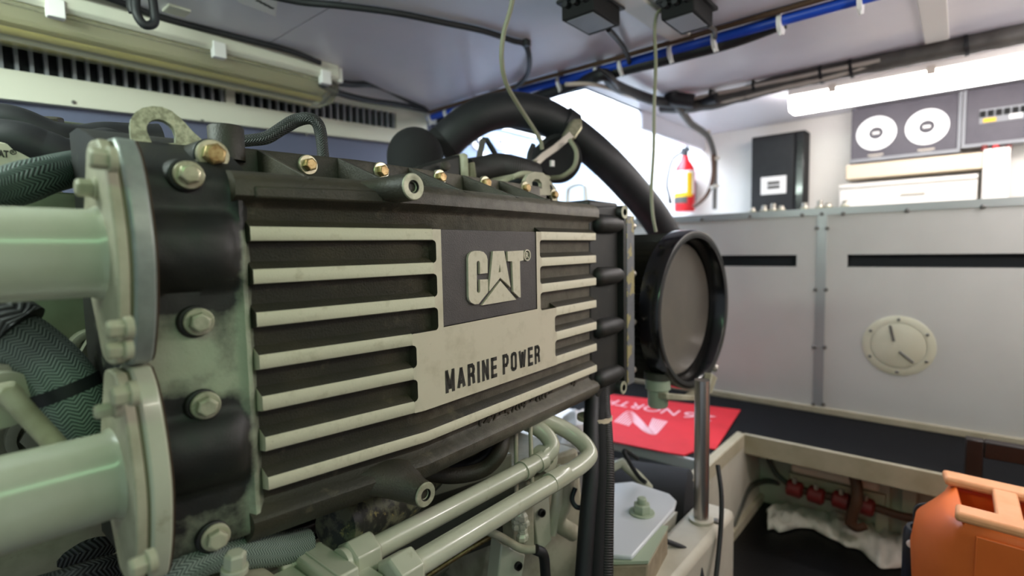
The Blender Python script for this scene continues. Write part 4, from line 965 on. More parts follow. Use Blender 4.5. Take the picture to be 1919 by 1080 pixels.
mb = thing('mount_block', 'tan engine mount block under the pale plate', 'block', onZ(1200, 1060, .2))
a = onZ(1230, 1000, .40); bm = B(); pts_ = [onZ(1140, 1060, .40), onZ(1200, 985, .40), onZ(1252, 992, .40), onZ(1215, 1058, .40)]
prism(bm, pts_, (0, 0, -.38)); obj('block', bm, 'wood', mb, bevel=.006)
bm = B(); prism(bm, [p_+Vector((0, 0, .001)) for p_ in pts_], (0, 0, .007)); obj('pad', bm, 'creamg' if 'creamg' in M else 'cream', mb)
# black cables near the post
for k, (ps_, lb) in enumerate((([(1345, 872, 1.5), (1352, 930, 1.46), (1350, 1000, 1.42), (1340, 1100, 1.36)], 'thin black cable hanging down in front of the bilge side, right of the steel post'),
     ([(1195, 860, 1.6), (1170, 845, 1.58), (1180, 868, 1.55), (1198, 895, 1.5), (1210, 905, 1.48)], 'thin black cable looping above the pale mounting plate'),
     ([(1250, 1015, 1.36), (1285, 1030, 1.36), (1308, 1055, 1.36), (1318, 1095, 1.34)], 'black cable curling round the front of the stringer'))):
    tag(tubeobj('cable', [at(*q) for q in ps_], .0065, 'black', n=10), lb, 'cable')
# dark barrel behind
sc = thing('stern_gear_cover', 'dark grey rounded cover in the shadow below the red mat', 'cover', at(1250, 930, 1.75))
bm = B(); c_ = at(1255, 960, 1.75); lathe(bm, (c_.x-.1, c_.y+.22, c_.z), (.3, -1, .0), [(0, .16), (.30, .16), (.33, .13), (.335, .02)], 36); obj('drum', bm, 'blackm', sc, ang=40)
ws = thing('cream_strut', 'cream angled strut left of the steel post, above the pale plate', 'strut', at(1160, 900, 1.6))
tubeobj('strut', [at(1140, 880, 1.60), at(1165, 868, 1.62), at(1195, 893, 1.6), at(1215, 915, 1.62)], .016, 'cream', ws, n=10, smooth=False)
rag = thing('paper_towel', 'crumpled white and tan paper behind the tubes near the hose bundle', 'rag', at(1075, 780, 1.75))
rc_ = at(1078, 786, 1.95); rc_.z = ZW+.05
bm = B(); bmesh.ops.create_icosphere(bm, subdivisions=3, radius=.08, matrix=Matrix.Translation(rc_))
for v in bm.verts:
    q = v.co-rc_; v.co += q*(.5*mnoise.noise(v.co*22)); v.co.z = max(v.co.z, ZW+.001)
obj('paper', bm, 'paper', rag, ang=20)
tag(boxobj('white_tank', at(1010, 1000, 1.9), at(1010, 1000, 1.9)+Vector((.4, .3, .35)), 'paper', bevel=.03), 'white tank end glimpsed behind the fuel line bends', 'tank')

# ================================================================ TOP OF THE ENGINE, HOSES, CEILING SERVICES
dm_ = thing('insulated_dome', 'matte black dome-topped insulated housing behind the casting', 'housing', at(778, 330, 1.5))
c_ = at(778, 282, 1.5); bm = B(); lathe(bm, (c_.x, c_.y, c_.z-.22), (0, 0, 1), [(0, .080), (.20, .080)]+[(.20+.085*math.sin(t*PI/18), .080*math.cos(t*PI/18)) for t in range(1, 9)]+[(.285, .004)], 40); obj('jacket', bm, 'blackm', dm_, ang=60)
bm = B(); lathe(bm, (c_.x, c_.y, c_.z-.10), (0, 0, 1), [(0, .082), (.012, .082)], 40); obj('band', bm, 'black', dm_)
# dark bracket with cream edge
bk = thing('bracket_box', 'dark bracket box with a pale upright plate on top of the engine', 'bracket', at(830, 330, 1.3))
bm = B(); prism(bm, [at(768, 330, 1.26), at(790, 308, 1.28), at(840, 294, 1.32), at(866, 288, 1.34), at(866, 345, 1.34), at(775, 345, 1.26)], (.02, .06, 0)); obj('box', bm, 'cast_end', bk, bevel=.008)
bm = B(); prism(bm, [at(866, 292, 1.33), at(870, 286, 1.33), at(877, 290, 1.33), at(879, 334, 1.33), at(870, 336, 1.33)], (.012, .08, 0)); obj('plate', bm, 'creamd', bk, bevel=.002)
bm = B(); prism(bm, [at(880, 305, 1.36), at(890, 303, 1.36), at(894, 335, 1.36), at(880, 335, 1.36)], (.02, .05, 0)); obj('tab', bm, 'creamd', bk, bevel=.003)
bm = B(); lathe(bm, at(833, 312, 1.29), (-.3, -1, 0), [(0, .012), (.012, .011), (.014, .006)], 14); obj('stud', bm, 'cast', bk)
af_ = thing('a_frame', 'black inverted V bracket standing on the engine top below the hose arch', 'bracket', at(910, 330, 1.45))
def strap(pts, wd, t_, m_, par, name='strap'):
    bm = B(); P = [Vector(p) for p in pts]
    prev = None
    for i, p in enumerate(P):
        tg = (P[min(i+1, len(P)-1)]-P[max(i-1, 0)]).normalized(); s_ = Vector((.65, .76, 0)); nrm = tg.cross(s_).normalized()
        r_ = [bm.verts.new(p+nrm*a*wd/2+s_*b*t_/2) for a, b in ((-1, -1), (1, -1), (1, 1), (-1, 1))]
        if prev: bridge(bm, prev, r_)
        else: bm.faces.new(r_[::-1])
        prev = r_
    bm.faces.new(prev); return obj(name, bm, m_, par, bevel=.002)
strap([at(892, 332, 1.42), at(899, 290, 1.43), at(905, 262, 1.44)], .016, .02, 'cab', af_, 'leg')
strap([at(903, 262, 1.46), at(912, 262, 1.46), at(926, 285, 1.47), at(940, 312, 1.48)], .012, .02, 'black', af_, 'leg')
tag(tubeobj('corrugated_duct', [at(880, 322, 1.40), at(905, 318, 1.42), at(935, 312, 1.44), at(970, 318, 1.46), at(1000, 328, 1.5)], .036, 'corr', n=24), 'dark corrugated duct lying along the engine top', 'duct')
tc_ = thing('turbo_casting', 'pale green-cream casting with a dark opening at the far end of the engine top', 'engine part', at(980, 345, 1.4))
bm = B(); prism(bm, [at(925, 345, 1.30), at(962, 326, 1.34), at(985, 322, 1.36), at(1030, 334, 1.40), at(1045, 352, 1.40), at(1050, 385, 1.40), at(920, 372, 1.30)], (.02, .1, 0)); obj('body', bm, 'creamd', tc_, bevel=.008)
bm = B(); prism(bm, [at(958, 340, 1.31), at(975, 334, 1.32), at(1035, 346, 1.36), at(1046, 375, 1.36), at(958, 352, 1.31)], (.0, .02, 0)); obj('opening', bm, 'slot', tc_, bevel=.004)
tubeobj('pipe', [at(962, 332, 1.33), at(985, 326, 1.34), at(1028, 335, 1.38)], .008, 'creamd', tc_, n=10)

# big black hose arching over
bh = thing('air_hose', 'thick black rubber hose arching over the engine and down behind the air filter', 'hose', at(1240, 420, 1.75))
tubeobj('hose', [at(828, 275, 1.62), at(858, 245, 1.62), at(905, 216, 1.63), at(960, 206, 1.66), at(1020, 218, 1.70), at(1075, 252, 1.74), at(1130, 298, 1.78), at(1180, 350, 1.86), at(1225, 405, 1.95), at(1260, 465, 2.02), at(1290, 540, 2.06)], .056, 'black', bh, n=28)
bm = B(); a, b = at(822, 279, 1.62), at(836, 267, 1.62); cyl(bm, a, b, .059, n=28); obj('end_cuff', bm, 'blackm', bh)
# clamp and bar
hc = thing('hose_clamp', 'shiny metal hose clamp with a long tensioner bar on the black hose', 'clamp', at(1060, 250, 1.72))
a, b = at(1050, 232, 1.72), at(1076, 251, 1.74); dd = (b-a).normalized()
bm = B(); lathe(bm, a, dd, [(0, .0575), (.0, .061), (.040, .061), (.040, .0575)], 32); obj('band', bm, 'black', hc)
bm = B(); prism(bm, [at(1058, 252, 1.60), at(1076, 222, 1.62), at(1092, 222, 1.62), at(1092, 240, 1.61), at(1078, 262, 1.60)], (.02, .03, .0)); obj('lug', bm, 'zinc', hc, bevel=.006)
strap([at(1070, 252, 1.60), at(1040, 278, 1.58), at(1018, 293, 1.56), at(1002, 308, 1.55)], .022, .018, 'steel', hc, 'bar')
tubeobj('bolt', [at(1008, 303, 1.55), at(995, 313, 1.54), at(985, 322, 1.53)], .0075, 'steel', hc, n=10, smooth=False)
bm = B(); lathe(bm, at(1004, 306, 1.548), at(990, 316, 1.54)-at(1004, 306, 1.548), [(0, .014), (.012, .014)], 6); obj('nut', bm, 'zinc', hc)
pd = thing('breather_canister', 'round black canister with a pale wire around it hanging under the hose clamp', 'canister', at(1048, 300, 1.66))
c_ = at(1046, 298, 1.68); dv = (ray(1046, 298).normalized()*-1+Vector((.25, -.1, .1))).normalized()
bm = B(); lathe(bm, c_-dv*.10, dv, [(0, .072), (.10, .078), (.118, .074), (.124, .064), (.118, .058), (.112, .01)], 36); obj('body', bm, 'blackm', pd, ang=40)
boxobj('tag', at(1030, 312, 1.575), at(1040, 308, 1.575)+Vector((.004, .004, .012)), 'paper', pd)
tubeobj('wire', [at(1068, 262, 1.56), at(1080, 285, 1.55), at(1076, 312, 1.55), at(1055, 330, 1.55), at(1032, 334, 1.56)], .007, 'grn', pd, n=8)
tag(tubeobj('cable', [at(1000, 270, 1.6), at(992, 290, 1.6), at(994, 310, 1.6), at(1010, 330, 1.6)], .008, 'black', n=8), 'short black lead beside the canister and hose clamp', 'cable')
# black braided cable rising from behind the casting
tag(tubeobj('braided_cable', [at(415, 275, .93), at(440, 266, .94), at(470, 263, .95), at(500, 258, .96), at(530, 240, .97), at(555, 226, .98), at(580, 222, .98), at(595, 232, .985), at(601, 250, .99), at(604, 275, .99), at(606, 300, .99), at(607, 345, .99)], .0112, 'braidK', n=18, lump=.22), 'black braided cable looping up behind the casting edge', 'cable')

# hanging wires
tag(tubeobj('hanging_wire', [at(964, -20, 1.30), at(956, 20, 1.32), at(944, 62, 1.34), at(940, 110, 1.36), at(948, 155, 1.40), at(970, 195, 1.46), at(996, 235, 1.52), at(1012, 262, 1.55), at(1016, 280, 1.56)], .0062, 'grn', n=10), 'grey-green wire hanging from the ceiling down to the hose clamp', 'wire')
w2 = onZ(1252, 20, ZC)
tag(tubeobj('hanging_wire', [w2+Vector((.02, 0, 0)), at(1240, 18, 1.585), at(1230, 30, 1.58), at(1227, 60, 1.57), at(1229, 120, 1.56), at(1226, 200, 1.55), at(1225, 280, 1.54), at(1221, 350, 1.54), at(1223, 400, 1.53), at(1229, 435, 1.53)], .005, 'grn', n=10), 'thin pale wire hanging straight down to the air filter', 'wire')

# cable run across the ceiling
def run(X, pts, dz=0): return [Vector((X+p[0], p[1], ZC-p[2])) for p in pts]
def Yat(px, py, X): return onX(px, py, X).y
tag(tubeobj('blue_hose', run(1.86, [(0, 2.15, .035), (0.0, 1.9, .03), (-.005, 1.5, .028), (.0, 1.0, .03), (.005, .5, .026), (0, 0, .028), (0, -.8, .03)]), .017, 'blue', n=14), 'bright blue hose strapped across the ceiling', 'hose')
tag(tubeobj('black_conduit', run(1.895, [(0, 2.1, .06), (0, 1.8, .05), (-.005, 1.45, .06), (-.02, 1.15, .045), (-.015, .85, .045), (-.005, .62, .04), (0, .45, .02)]), .024, 'black', n=14), 'black conduit beside the blue hose across the ceiling', 'conduit')
tag(tubeobj('red_cable', run(1.825, [(0, 2.1, .02), (0, 1.5, .012), (0, .9, .014), (0, .3, .010), (0, -.8, .012)]), .009, 'rust', n=8), 'thin dark red cable on the near side of the blue hose', 'cable')
for tie_i, (px, py) in enumerate(((808, 205), (838, 192), (924, 168), (1050, 140), (1120, 118), (1165, 105), (1258, 80), (1340, 68), (1462, 35), (1612, 5))):
    y = Yat(px, py, 1.86); bm = B(); lathe(bm, (1.868, y, ZC-.034), (0, 1, 0), [(-.006, .031), (-.006, .034), (.006, .034), (.006, .031)], 20); lathe(bm, (1.845, y-.004, ZC-.066), (0, 0, -1), [(0, .004), (.012, .004)], 8)
    tag(obj('cable_tie', bm, 'paper', ang=40), 'white cable tie on the blue hose, '+['first from the far left corner', 'second from the far left corner', 'third from the left, above the black hose arch', 'fourth from the left, near the grey-green wire', 'fifth from the left, left of the branch', 'sixth, at the branching black conduit', 'seventh, below the relay boxes', 'eighth, right of the right relay box', 'second from the right end near the top edge', 'last at the right, by the top edge'][tie_i], 'cable tie', 'white cable ties along the blue hose')
# bright fittings hanging at the far corner of the run
cf = thing('cable_gland', 'cluster of shiny fittings and grey lead near the far ceiling corner', 'fitting', at(840, 225, 2.0))
tubeobj('lead', [at(818, 245, 1.98), at(840, 222, 2.0), at(862, 205, 2.05), Vector((1.89, 1.86, ZC-.06)), Vector((1.90, 1.84, ZC-.004))], .012, 'slat', cf, n=10)
for px, py in ((846, 232), (858, 222), (834, 252)):
    bm = B(); sphere(bm, at(px, py, 1.95), .014, u=14, v=8); obj('fitting', bm, 'steel', cf)
# branch to the second run
tag(tubeobj('black_conduit', [Vector((1.90, 1.25, ZC-.05)), at(1130, 140, 2.02), at(1152, 160, 2.15), at(1190, 176, 2.35), at(1235, 190, 2.5), at(1300, 195, 2.52), at(1345, 183, 2.42)], .024, 'black', n=14), 'black conduit branching from the blue hose towards the second cable run', 'conduit')
tag(tubeobj('white_cable', [at(1060, 158, 2.0), at(1110, 158, 2.05), at(1160, 172, 2.2), at(1200, 186, 2.4), at(1240, 186, 2.5)], .008, 'cabw', n=8), 'thin white cable sagging below the branching black conduit', 'cable')
tag(tubeobj('black_cable', [at(1120, 128, 1.95), at(1133, 135, 1.96), at(1148, 150, 2.0), at(1160, 165, 2.15)], .007, 'black', n=8), 'short black lead hanging at the branch of the cable run', 'cable')
# second run of cables
def S(px, py, X=2.55): p = onX(px, py, X); p.z = min(p.z, ZC-.030); return p
tag(tubeobj('cable_loom', [S(1240, 196), S(1300, 198), S(1370, 183), S(1450, 160), S(1540, 135), S(1640, 108), S(1740, 82), S(1830, 60), S(1960, 38)], .034, 'cab', n=16, lump=.15), 'thick dark cable loom running across the ceiling in front of the lit light', 'cable')
tag(tubeobj('cable_loom', [S(1290, 180), S(1380, 160), S(1480, 132), S(1560, 116), S(1660, 88), S(1780, 60), S(1940, 30)], .018, 'black', n=14, lump=.15), 'dark upper cable bundle beside the thick loom on the ceiling', 'cable')
tag(tubeobj('white_cable', [S(1350, 192, 2.53), S(1450, 168, 2.53), S(1560, 143, 2.53), S(1680, 110, 2.53), S(1790, 78, 2.53), S(1850, 70, 2.53), S(1960, 60, 2.53)], .009, 'cabw', n=8), 'white cable along the lower edge of the thick loom', 'cable')
tag(tubeobj('white_cable', [S(1300, 170, 2.52), S(1400, 150, 2.52), S(1420, 140, 2.52), S(1540, 112, 2.52), S(1650, 98, 2.52)], .009, 'cabw', n=8), 'white cable along the upper edge of the thick loom', 'cable')
for st_i, (px, py) in enumerate(((1336, 172), (1416, 150), (1540, 130), (1596, 118), (1812, 60))):
    p = S(px, py); bm = B(); lathe(bm, (p.x, p.y, p.z), (0, 1, -.1), [(-.006, .036), (-.006, .039), (.006, .039), (.006, .036)], 18)
    tag(obj('cable_strap', bm, 'black', ang=40), 'dark strap round the thick cable loom, '+['leftmost, near the drop cable', 'second from the left', 'third, left of the lit light end', 'fourth, above the lit light end', 'rightmost, near the pale batten'][st_i], 'cable tie', 'dark straps on the thick cable loom')
# drop cable beside the extinguisher
dc = thing('drop_cable', 'brown-black cable dropping from the ceiling run beside the fire extinguisher', 'cable', at(1330, 390, 3.2))
tubeobj('cable', [at(1258, 180, 2.5), at(1275, 205, 2.55), at(1295, 232, 2.75), at(1325, 255, 3.0), at(1338, 290, 3.2), at(1340, 330, 3.25), at(1339, 392, 3.25)], .022, 'cab', dc, n=12, r1=.013)
tubeobj('brown_lead', [at(1336, 290, 3.18), at(1336, 330, 3.2), at(1325, 365, 3.25), at(1300, 388, 3.3)], .012, 'brown', dc, n=10)
for px, py in ((1322, 250), (1340, 298), (1339, 350)):
    bm = B(); lathe(bm, at(px, py, 3.0 if py < 260 else 3.2), (0, .2, 1), [(-.006, .025), (-.006, .028), (.006, .028), (.006, .025)], 16); obj('clip', bm, 'cabw', dc)
tag(tubeobj('black_conduit', [at(1258, 175, 2.5), at(1262, 185, 2.5), at(1300, 190, 2.48)], .034, 'black', n=14), 'fat black sleeve where the drop cable leaves the ceiling run', 'conduit')

# boxes on the ceiling
for px, py, hx, hy, lb in ((1108, 28, .075, .055, 'black relay box with pale underside on the ceiling, left of two, with a trailing lead'), (1288, 28, .075, .05, 'black relay box with pale underside on the ceiling beside the pale batten, right of two')):
    p = onZ(px, py, ZC-.04); t = thing('relay_box', lb, 'box', (p.x, p.y, ZC))
    boxobj('case', (p.x-hx, p.y-hy, ZC-.065), (p.x+hx, p.y+hy, ZC), 'blackm', t, .004)
    boxobj('flange', (p.x-hx-.012, p.y-hy-.012, ZC-.018), (p.x+hx+.012, p.y+hy+.012, ZC-.006), 'black', t, .003)
    boxobj('underside_label', (p.x-hx+.012, p.y-hy+.010, ZC-.0665), (p.x+hx-.02, p.y+hy-.010, ZC-.064), 'slat', t)
    for k in range(3): 
        bm = B(); cyl(bm, (p.x-hx-.02, p.y-.03+.03*k, ZC-.03), (p.x-hx+.01, p.y-.03+.03*k, ZC-.03), .009, n=10); obj('gland', bm, 'black', t)
tag(tubeobj('black_cable', [onZ(1140, 55, ZC-.05), onZ(1158, 75, ZC-.03), at(1172, 95, 1.88), Vector((1.86, .98, ZC-.035))], .009, 'black', n=10), 'black lead from the left relay box to the cable run', 'cable')
tag(tubeobj('black_cable', [onZ(1312, 42, ZC-.03), onZ(1338, 55, ZC-.04), Vector((1.86, .66, ZC-.03))], .007, 'cab', n=10), 'short lead from the right relay box to the blue hose', 'cable')
# long black ceiling cable
zc2 = ZC-.012
tag(tubeobj('black_cable', [onZ(p[0], p[1], zc2) for p in ((480, -14), (560, 3), (640, 11), (740, 24), (830, 42), (905, 58), (960, 76), (984, 84))]+[onZ(992, 110, ZC-.03), onZ(988, 140, ZC-.03), onZ(965, 166, ZC-.03)], .0095, 'black', n=10), 'long black cable clipped under the ceiling, curling down at its end', 'cable')
p = onZ(986, 80, ZC-.01); tag(boxobj('cable_clip', (p.x-.012, p.y-.012, ZC-.022), (p.x+.012, p.y+.012, ZC), 'black', bevel=.003), 'small black clip holding the long ceiling cable', 'clip')
for ps_, lb in (([(610, 152), (660, 158), (705, 160), (750, 180), (795, 205)], 'upper of two black cables running from the unlit light to the far corner'), ([(600, 158), (640, 176), (690, 188), (750, 197), (800, 208)], 'lower of two black cables running from the unlit light to the far corner')):
    tag(tubeobj('black_cable', [onY(px, py, 1.90+.05*i) for i, (px, py) in enumerate(ps_)], .013, 'black', n=10), lb, 'cable')
# ceiling sticker, loop, small fittings
q = [onZ(px, py, ZC-.002) for px, py in ((400, -40), (470, -60), (520, 2), (517, 31), (450, 6))]
sk = thing('ceiling_sticker', 'white sticker with dark print on the ceiling at the top edge', 'sticker', (q[2].x, q[2].y, ZC-.002))
bm = B(); prism(bm, q, (0, 0, .0018)); obj('sheet', bm, 'paper', sk)
bm = B()
for i in range(4):
    p = onZ(484+i*8, 2+i*4.2, ZC-.0024); box(bm, (p.x-.006, p.y-.006, p.z), (p.x+.008, p.y+.006, p.z+.0004))
obj('print', bm, 'cab', sk)
lp_ = thing('hanging_loop', 'black strap loop hanging from the ceiling beside the unlit light', 'strap', onZ(265, 0, ZC))
tubeobj('loop', [onY(256, -30, 1.70), onY(254, 5, 1.70), onY(258, 30, 1.70), onY(272, 47, 1.70), onY(289, 42, 1.70), onY(288, 15, 1.70), onY(282, -30, 1.70)], .0115, 'black', lp_, n=12)
tubeobj('strap', [onY(246, -30, 1.72), onY(248, 10, 1.72), onY(252, 24, 1.72)], .014, 'black', lp_, n=10)
bp = onZ(331, 20, ZC-.004); tag(boxobj('ceiling_plate', (bp.x-.03, bp.y-.03, ZC-.008), (bp.x+.03, bp.y+.03, ZC), 'fascia', bevel=.003), 'small square pale plate on the ceiling near the black loop', 'plate')
tag(tubeobj('black_cable', [onZ(-40, -60, ZC-.01), onZ(150, -22, ZC-.01), onZ(300, 32, ZC-.008), onZ(430, 66, ZC-.008), onZ(545, 96, ZC-.012), onZ(600, 118, ZC-.02)], .010, 'black', n=8), 'black cable lying along the top of the unlit light', 'cable')

# ================================================================ FLOOR LEVEL
# red mat
zm = ZW
mat_pts = [(1.80, 1.60), (1.80, .99), (1.79, .80), (1.80, .745), (1.93, .665), (2.44, .735), (2.50, .76), (2.50, 1.6)]
mA = thing('red_mat', 'red mat with pale lettering and a wavy emblem on the walkway', 'mat', (2.1, 1.1, zm))
Pm = [onZ(1120, 736, zm+.006), onZ(1388, 768, zm+.006), onZ(1341, 842, zm+.006), onZ(1322, 838, zm+.006), onZ(1300, 846, zm+.006), onZ(1282, 853, zm+.006), onZ(1250, 848, zm+.006), onZ(1120, 822, zm+.006)]
bm = B(); prism(bm, Pm, (0, 0, -.005)); obj('pile', bm, 'red', mA, bevel=.001)
# text frame on the mat: u runs from the right end leftwards in view, v towards the wall is down
o_ = onZ(1341, 781, zm+.0065); e_ = onZ(1146, 748, zm+.0065); du_ = (e_-o_).normalized(); dv_ = Vector((-du_.y, du_.x, 0))
if dv_.x > 0: dv_ = -dv_
def mm(o, u, v): return o+du_*u+dv_*v
for s_, a_, b_ in (('26', 1342, 1286), ('NORTH', 1276, 1140)):
    q0, q1 = onZ(a_, 781-(1341-a_)*.166, zm+.0065), onZ(b_, 781-(1341-b_)*.166, zm+.0065)
    text('mat_word', s_, lambda u, v, w_, q0=q0: mm(q0, u, v)+Vector((0, 0, w_)), (q1-q0).length, .085, .0008, 'white', mA)
# emblem: flowing N of parallel stripes
def em(px, py): return onZ(px, py, zm+.007)
bm = B()
EA = [(215,480),(330,375),(390,345),(450,365),(560,470),(640,560),(665,515),(705,432)]; EB = [(383,530),(420,490),(450,480),(500,520),(600,600),(710,638),(765,600),(875,470)]
for k in range(7):
    f_ = k/6
    P = spline([em(1120+(a[0]*(1-f_)+b[0]*f_)/6.75, 720+(a[1]*(1-f_)+b[1]*f_)/6.75) for a, b in zip(EA, EB)], 5)
    for i in range(len(P)-1):
        a, b = P[i], P[i+1]; h = (b-a).cross(Vector((0, 0, 1))).normalized()*.0034
        quad(bm, [a-h, b-h, b+h, a+h])
obj('emblem', bm, 'white', mA)
# bilge contents
def bz(px, py, z): return onZ(px, py, z)
tag(tubeobj('green_cable', [onX(1436, 832, 2.25), onX(1441, 860, 2.26), onX(1455, 888, 2.26), onX(1482, 912, 2.26)], .011, 'blockdk', n=10), 'dark green cable dropping from under the walkway edge', 'cable')
tag(tubeobj('dark_cable', [at(1372, 990, 1.98), at(1388, 950, 2.05), at(1405, 915, 2.12), at(1432, 902, 2.2), at(1460, 906, 2.2), at(1482, 914, 2.2)], .011, 'blockdk', n=10), 'dark cable arching along the side of the bilge', 'cable')
rv = thing('valve_manifold', 'dark pipe with four red fittings along the back of the bilge', 'manifold', onX(1560, 940, 2.22))
tubeobj('pipe', [onX(1478, 912, 2.22), onX(1530, 926, 2.22), onX(1590, 938, 2.22), onX(1640, 952, 2.22), onX(1690, 968, 2.22), onX(1740, 978, 2.22), onX(1800, 1000, 2.2)], .015, 'brown', rv, n=12)
for px, py in ((1490, 918), (1530, 930), (1577, 940), (1622, 951)):
    p = onX(px, py, 2.21); bm = B(); lathe(bm, p+Vector((0, .03, .006)), (0, -1, -.1), [(0, .022), (.006, .032), (.05, .032), (.058, .022)], 12); f = obj('fitting', bm, 'redc', rv, ang=40)
    bm = B(); cyl(bm, p+Vector((-.01, 0, .02)), p+Vector((-.01, 0, .05)), .008, n=8); obj('stem', bm, 'steel', f)
bhz = thing('brown_hose', 'brown hose hanging down the back of the bilge', 'hose', onX(1600, 980, 2.19))
tubeobj('hose', [onX(1588, 870, 2.2), onX(1603, 900, 2.19), onX(1606, 935, 2.17), onX(1597, 965, 2.17), onX(1594, 984, 2.17)], .019, 'brown', bhz, n=12)
tubeobj('tail', [onX(1594, 984, 2.17), onX(1606, 990, 2.15), onX(1622, 986, 2.15)], .014, 'brown', bhz, n=10)
sh = thing('cream_pipe_box', 'cream boxed pipes fixed to the back of the bilge', 'box', onX(1560, 890, 2.33))
a, b = onX(1478, 870, 2.28), onX(1660, 925, 2.28)
boxobj('lower_box', (2.28, b.y, onX(1500, 915, 2.28).z), (2.33, a.y, onX(1500, 892, 2.28).z), 'trim', sh, .006)
boxobj('upper_box', (2.27, b.y+.02, onX(1500, 888, 2.28).z), (2.33, a.y-.01, onX(1500, 872, 2.28).z), 'beige', sh, .01)
bm = B(); p = onX(1572, 877, 2.262); box(bm, (2.262, p.y-.045, p.z-.015), (2.27, p.y+.05, p.z+.022)); lab(obj('blue_label', bm, 'blue', sh), 'blue and white label')
boxobj('label_print', (2.2612, p.y-.03, p.z), (2.262, p.y+.03, p.z+.01), 'paper', sh)
for px in (1655, 1705):
    y = onX(px, 930, 2.31).y; boxobj('bilge_rib', (2.30, y-.02, ZF), (2.33, y+.02, ZW-.03), 'pitw', sh)
# rag
rg_ = thing('white_rag', 'crumpled white rag lying on the black bilge floor', 'rag', onZ(1560, 1000, ZF))
outl = [(1436, 962), (1448, 948), (1500, 946), (1540, 952), (1580, 956), (1618, 972), (1660, 985), (1700, 1000), (1705, 1035), (1692, 1058), (1660, 1064), (1635, 1050), (1605, 1020), (1570, 1016), (1540, 990), (1500, 984), (1470, 994), (1450, 990), (1440, 975)]
# one crumpled sheet: a strip of cross folds between the two long borders
up = [(1436, 958), (1470, 946), (1510, 946), (1550, 952), (1590, 960), (1630, 974), (1670, 988), (1706, 1004)]
dn = [(1440, 992), (1470, 994), (1510, 986), (1545, 1002), (1580, 1018), (1618, 1034), (1650, 1062), (1694, 1062)]
U = spline([onZ(px, py, ZF+.01) for px, py in up], 6); Dn = spline([onZ(px, py, ZF+.01) for px, py in dn], 6)
bm = B(); gr = []
for i, (a, b) in enumerate(zip(U, Dn)):
    row = []
    for j in range(15):
        t = j/14; p = a.lerp(b, t); h = .010+.036*math.sin(PI*t)**.6*(.55+.9*abs(mnoise.noise(Vector((i*.16, t*2.2, 3)))))+.020*mnoise.noise(Vector((i*.5, t*7, 1)))
        p.x += .02*mnoise.noise(Vector((i*.3, t*3, 9))); p.z = ZF+max(.004, h if 0 < j < 14 else .006); row.append(bm.verts.new(p))
    gr.append(row)
for i in range(len(gr)-1):
    for j in range(14): bm.faces.new((gr[i][j], gr[i][j+1], gr[i+1][j+1], gr[i+1][j]))
ro = obj('cloth', bm, 'cloth', rg_, ang=80); sm = ro.modifiers.new('thick', 'SOLIDIFY'); sm.thickness = .004
# dark bottle
tb = 1.42; bc = at(1734, 1010, tb); zt3 = at(1734, 992, tb).z
bt = thing('blue_bottle', 'dark blue round jug with a black handle and white cap, beside the orange crate', 'bottle', (bc.x, bc.y, ZF))
bm = B(); lathe(bm, (bc.x, bc.y, ZF), (0, 0, 1), [(0, .044), (.006, .048), (zt3-ZF-.04, .050), (zt3-ZF-.012, .048), (zt3-ZF, .042), (zt3-ZF, .034), (zt3-ZF-.02, .030), (zt3-ZF-.03, .004)], 32); obj('body', bm, 'bottle', bt, ang=40)
tubeobj('handle', [(bc.x, bc.y+.02, zt3-.01), (bc.x+.01, bc.y+.022, zt3+.045), (bc.x+.01, bc.y, zt3+.065), (bc.x+.01, bc.y-.03, zt3+.06), (bc.x, bc.y-.042, zt3-.005)], .006, 'black', bt, n=10)
p = at(1707, 1020, 1.37); bm = B(); lathe(bm, p, ray(1707, 1020)*-1, [(-.02, .010), (.006, .010), (.008, .007)], 14); obj('cap', bm, 'paper', bt)
# orange crate
zr = .52
def oz(px, py, z=zr): return onZ(px, py, z)
A_, B_, C_ = oz(1775, 884), oz(1800, 948), oz(1960, 925)
oc = thing('orange_crate', 'bright orange plastic crate with a paler divided rim at the bottom right corner', 'crate', (A_.x-.1, A_.y-.2, ZF))
ax = (C_-A_); ax.z = 0; L_ = .62; ax.normalize(); bx_ = (B_-A_); bx_.z = 0; wdt = bx_.length
bx_ = Vector((ax.y, -ax.x, 0)); 
if bx_.dot(B_-A_) < 0: bx_ = -bx_
wdt = (B_-A_).dot(bx_)+.03; sh_ = (B_-A_).dot(ax)
def O(u, v, z): return A_+ax*u+bx_*v+Vector((0, 0, z-zr))
def obar(name, pts2, z0, z1, m_, bev=.006):
    bm = B(); prism(bm, [O(u, v, z1) for u, v in pts2], (0, 0, z0-z1)); return obj(name, bm, m_, oc, bevel=bev)
rw = .045
obar('rim_bar', [(-.012, -.016), (L_, -.016), (L_, rw), (-.0, rw)], zr-.022, zr, 'orangep', .008)
obar('rim_bar', [(sh_-.01, wdt-rw), (L_, wdt-rw), (L_, wdt+.014), (sh_-.006, wdt+.014)], zr-.022, zr, 'orangep', .008)
for u0 in (.085, .27, .45): obar('cross_bar', [(u0, 0), (u0+.045, 0), (u0+.065, wdt), (u0+.02, wdt)], zr-.024, zr-.002, 'orangep', .005)
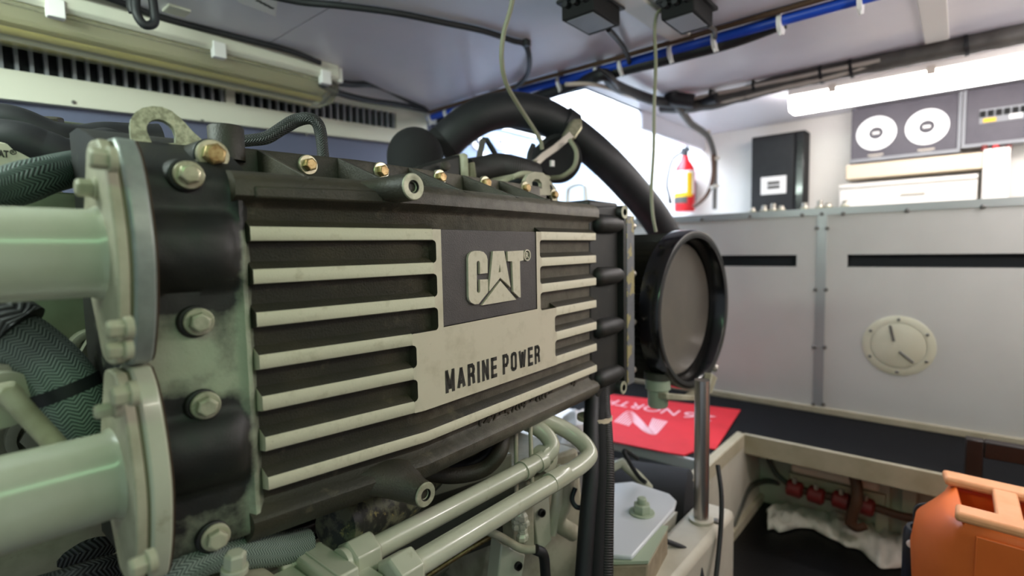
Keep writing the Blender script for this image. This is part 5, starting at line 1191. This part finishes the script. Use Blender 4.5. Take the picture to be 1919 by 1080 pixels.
# walls: bulging left end, sides and floor
bm = B(); rows = []
for z, k in ((zr-.020, 0), (zr-.05, .4), (zr-.09, .9), (zr-.16, 1.0), (zr-.3, .9), (ZF, .8)):
    ps_ = []
    for i in range(13):
        t = i/12; v = -.01+(wdt+.02)*t; u = .012+sh_*t-.07*k*math.sin(PI*min(1, max(0, t)))**.7-.02*k
        ps_.append(bm.verts.new(O(u, v, z)))
    ps_ += [bm.verts.new(O(L_, wdt+.01, z)), bm.verts.new(O(L_, -.01, z))]
    rows.append(ps_)
for i in range(len(rows)-1): bridge(bm, rows[i], rows[i+1])
bm.faces.new(rows[-1])
o = obj('body', bm, 'orange', oc, ang=50); sm = o.modifiers.new('thick', 'SOLIDIFY'); sm.thickness = .006; sm.offset = -1
obar('front_panel', [(sh_+.03, wdt+.010), (L_, wdt+.010), (L_, wdt+.018), (sh_+.03, wdt+.018)], zr-.30, zr-.04, 'orange', .003)
obar('front_ledge', [(.20, wdt+.010), (L_, wdt+.010), (L_, wdt+.026), (.20, wdt+.026)], zr-.036, zr-.024, 'orangep', .003)
# dark frame behind the crate
fr = thing('metal_stand', 'dark brown square-tube frame standing on the walkway behind the orange crate', 'frame', onZ(1824, 900, ZW))
Xf = 2.16; a = onX(1826, 838, Xf); b = onX(1960, 852, Xf)
boxobj('upright', (Xf-.02, a.y-.022, ZW), (Xf+.02, a.y+.022, a.z+.028), 'frame' if 'frame' in M else 'brown', fr, .004)
boxobj('top_rail', (Xf-.02, b.y-.1, a.z-.025), (Xf+.02, a.y-.022, a.z+.028), 'frame' if 'frame' in M else 'brown', fr, .004)
boxobj('upright', (Xf-.02, b.y-.14, ZW), (Xf+.02, b.y-.1, a.z+.028), 'frame' if 'frame' in M else 'brown', fr, .004)

# grab rail by the white side wall
tag(tubeobj('grab_rail', [onZ(1076, 390, ZT+.002) if False else Vector((2.72, 1.86, ZT)), Vector((2.72, 1.86, ZT+.19)), Vector((2.72, 1.83, ZT+.23)), Vector((2.72, 1.76, ZT+.24)), Vector((2.72, 1.73, ZT+.20)), Vector((2.72, 1.73, ZT))], .014, 'steel', n=12), 'bright curved grab rail below the black canister, right of the engine top', 'rail')
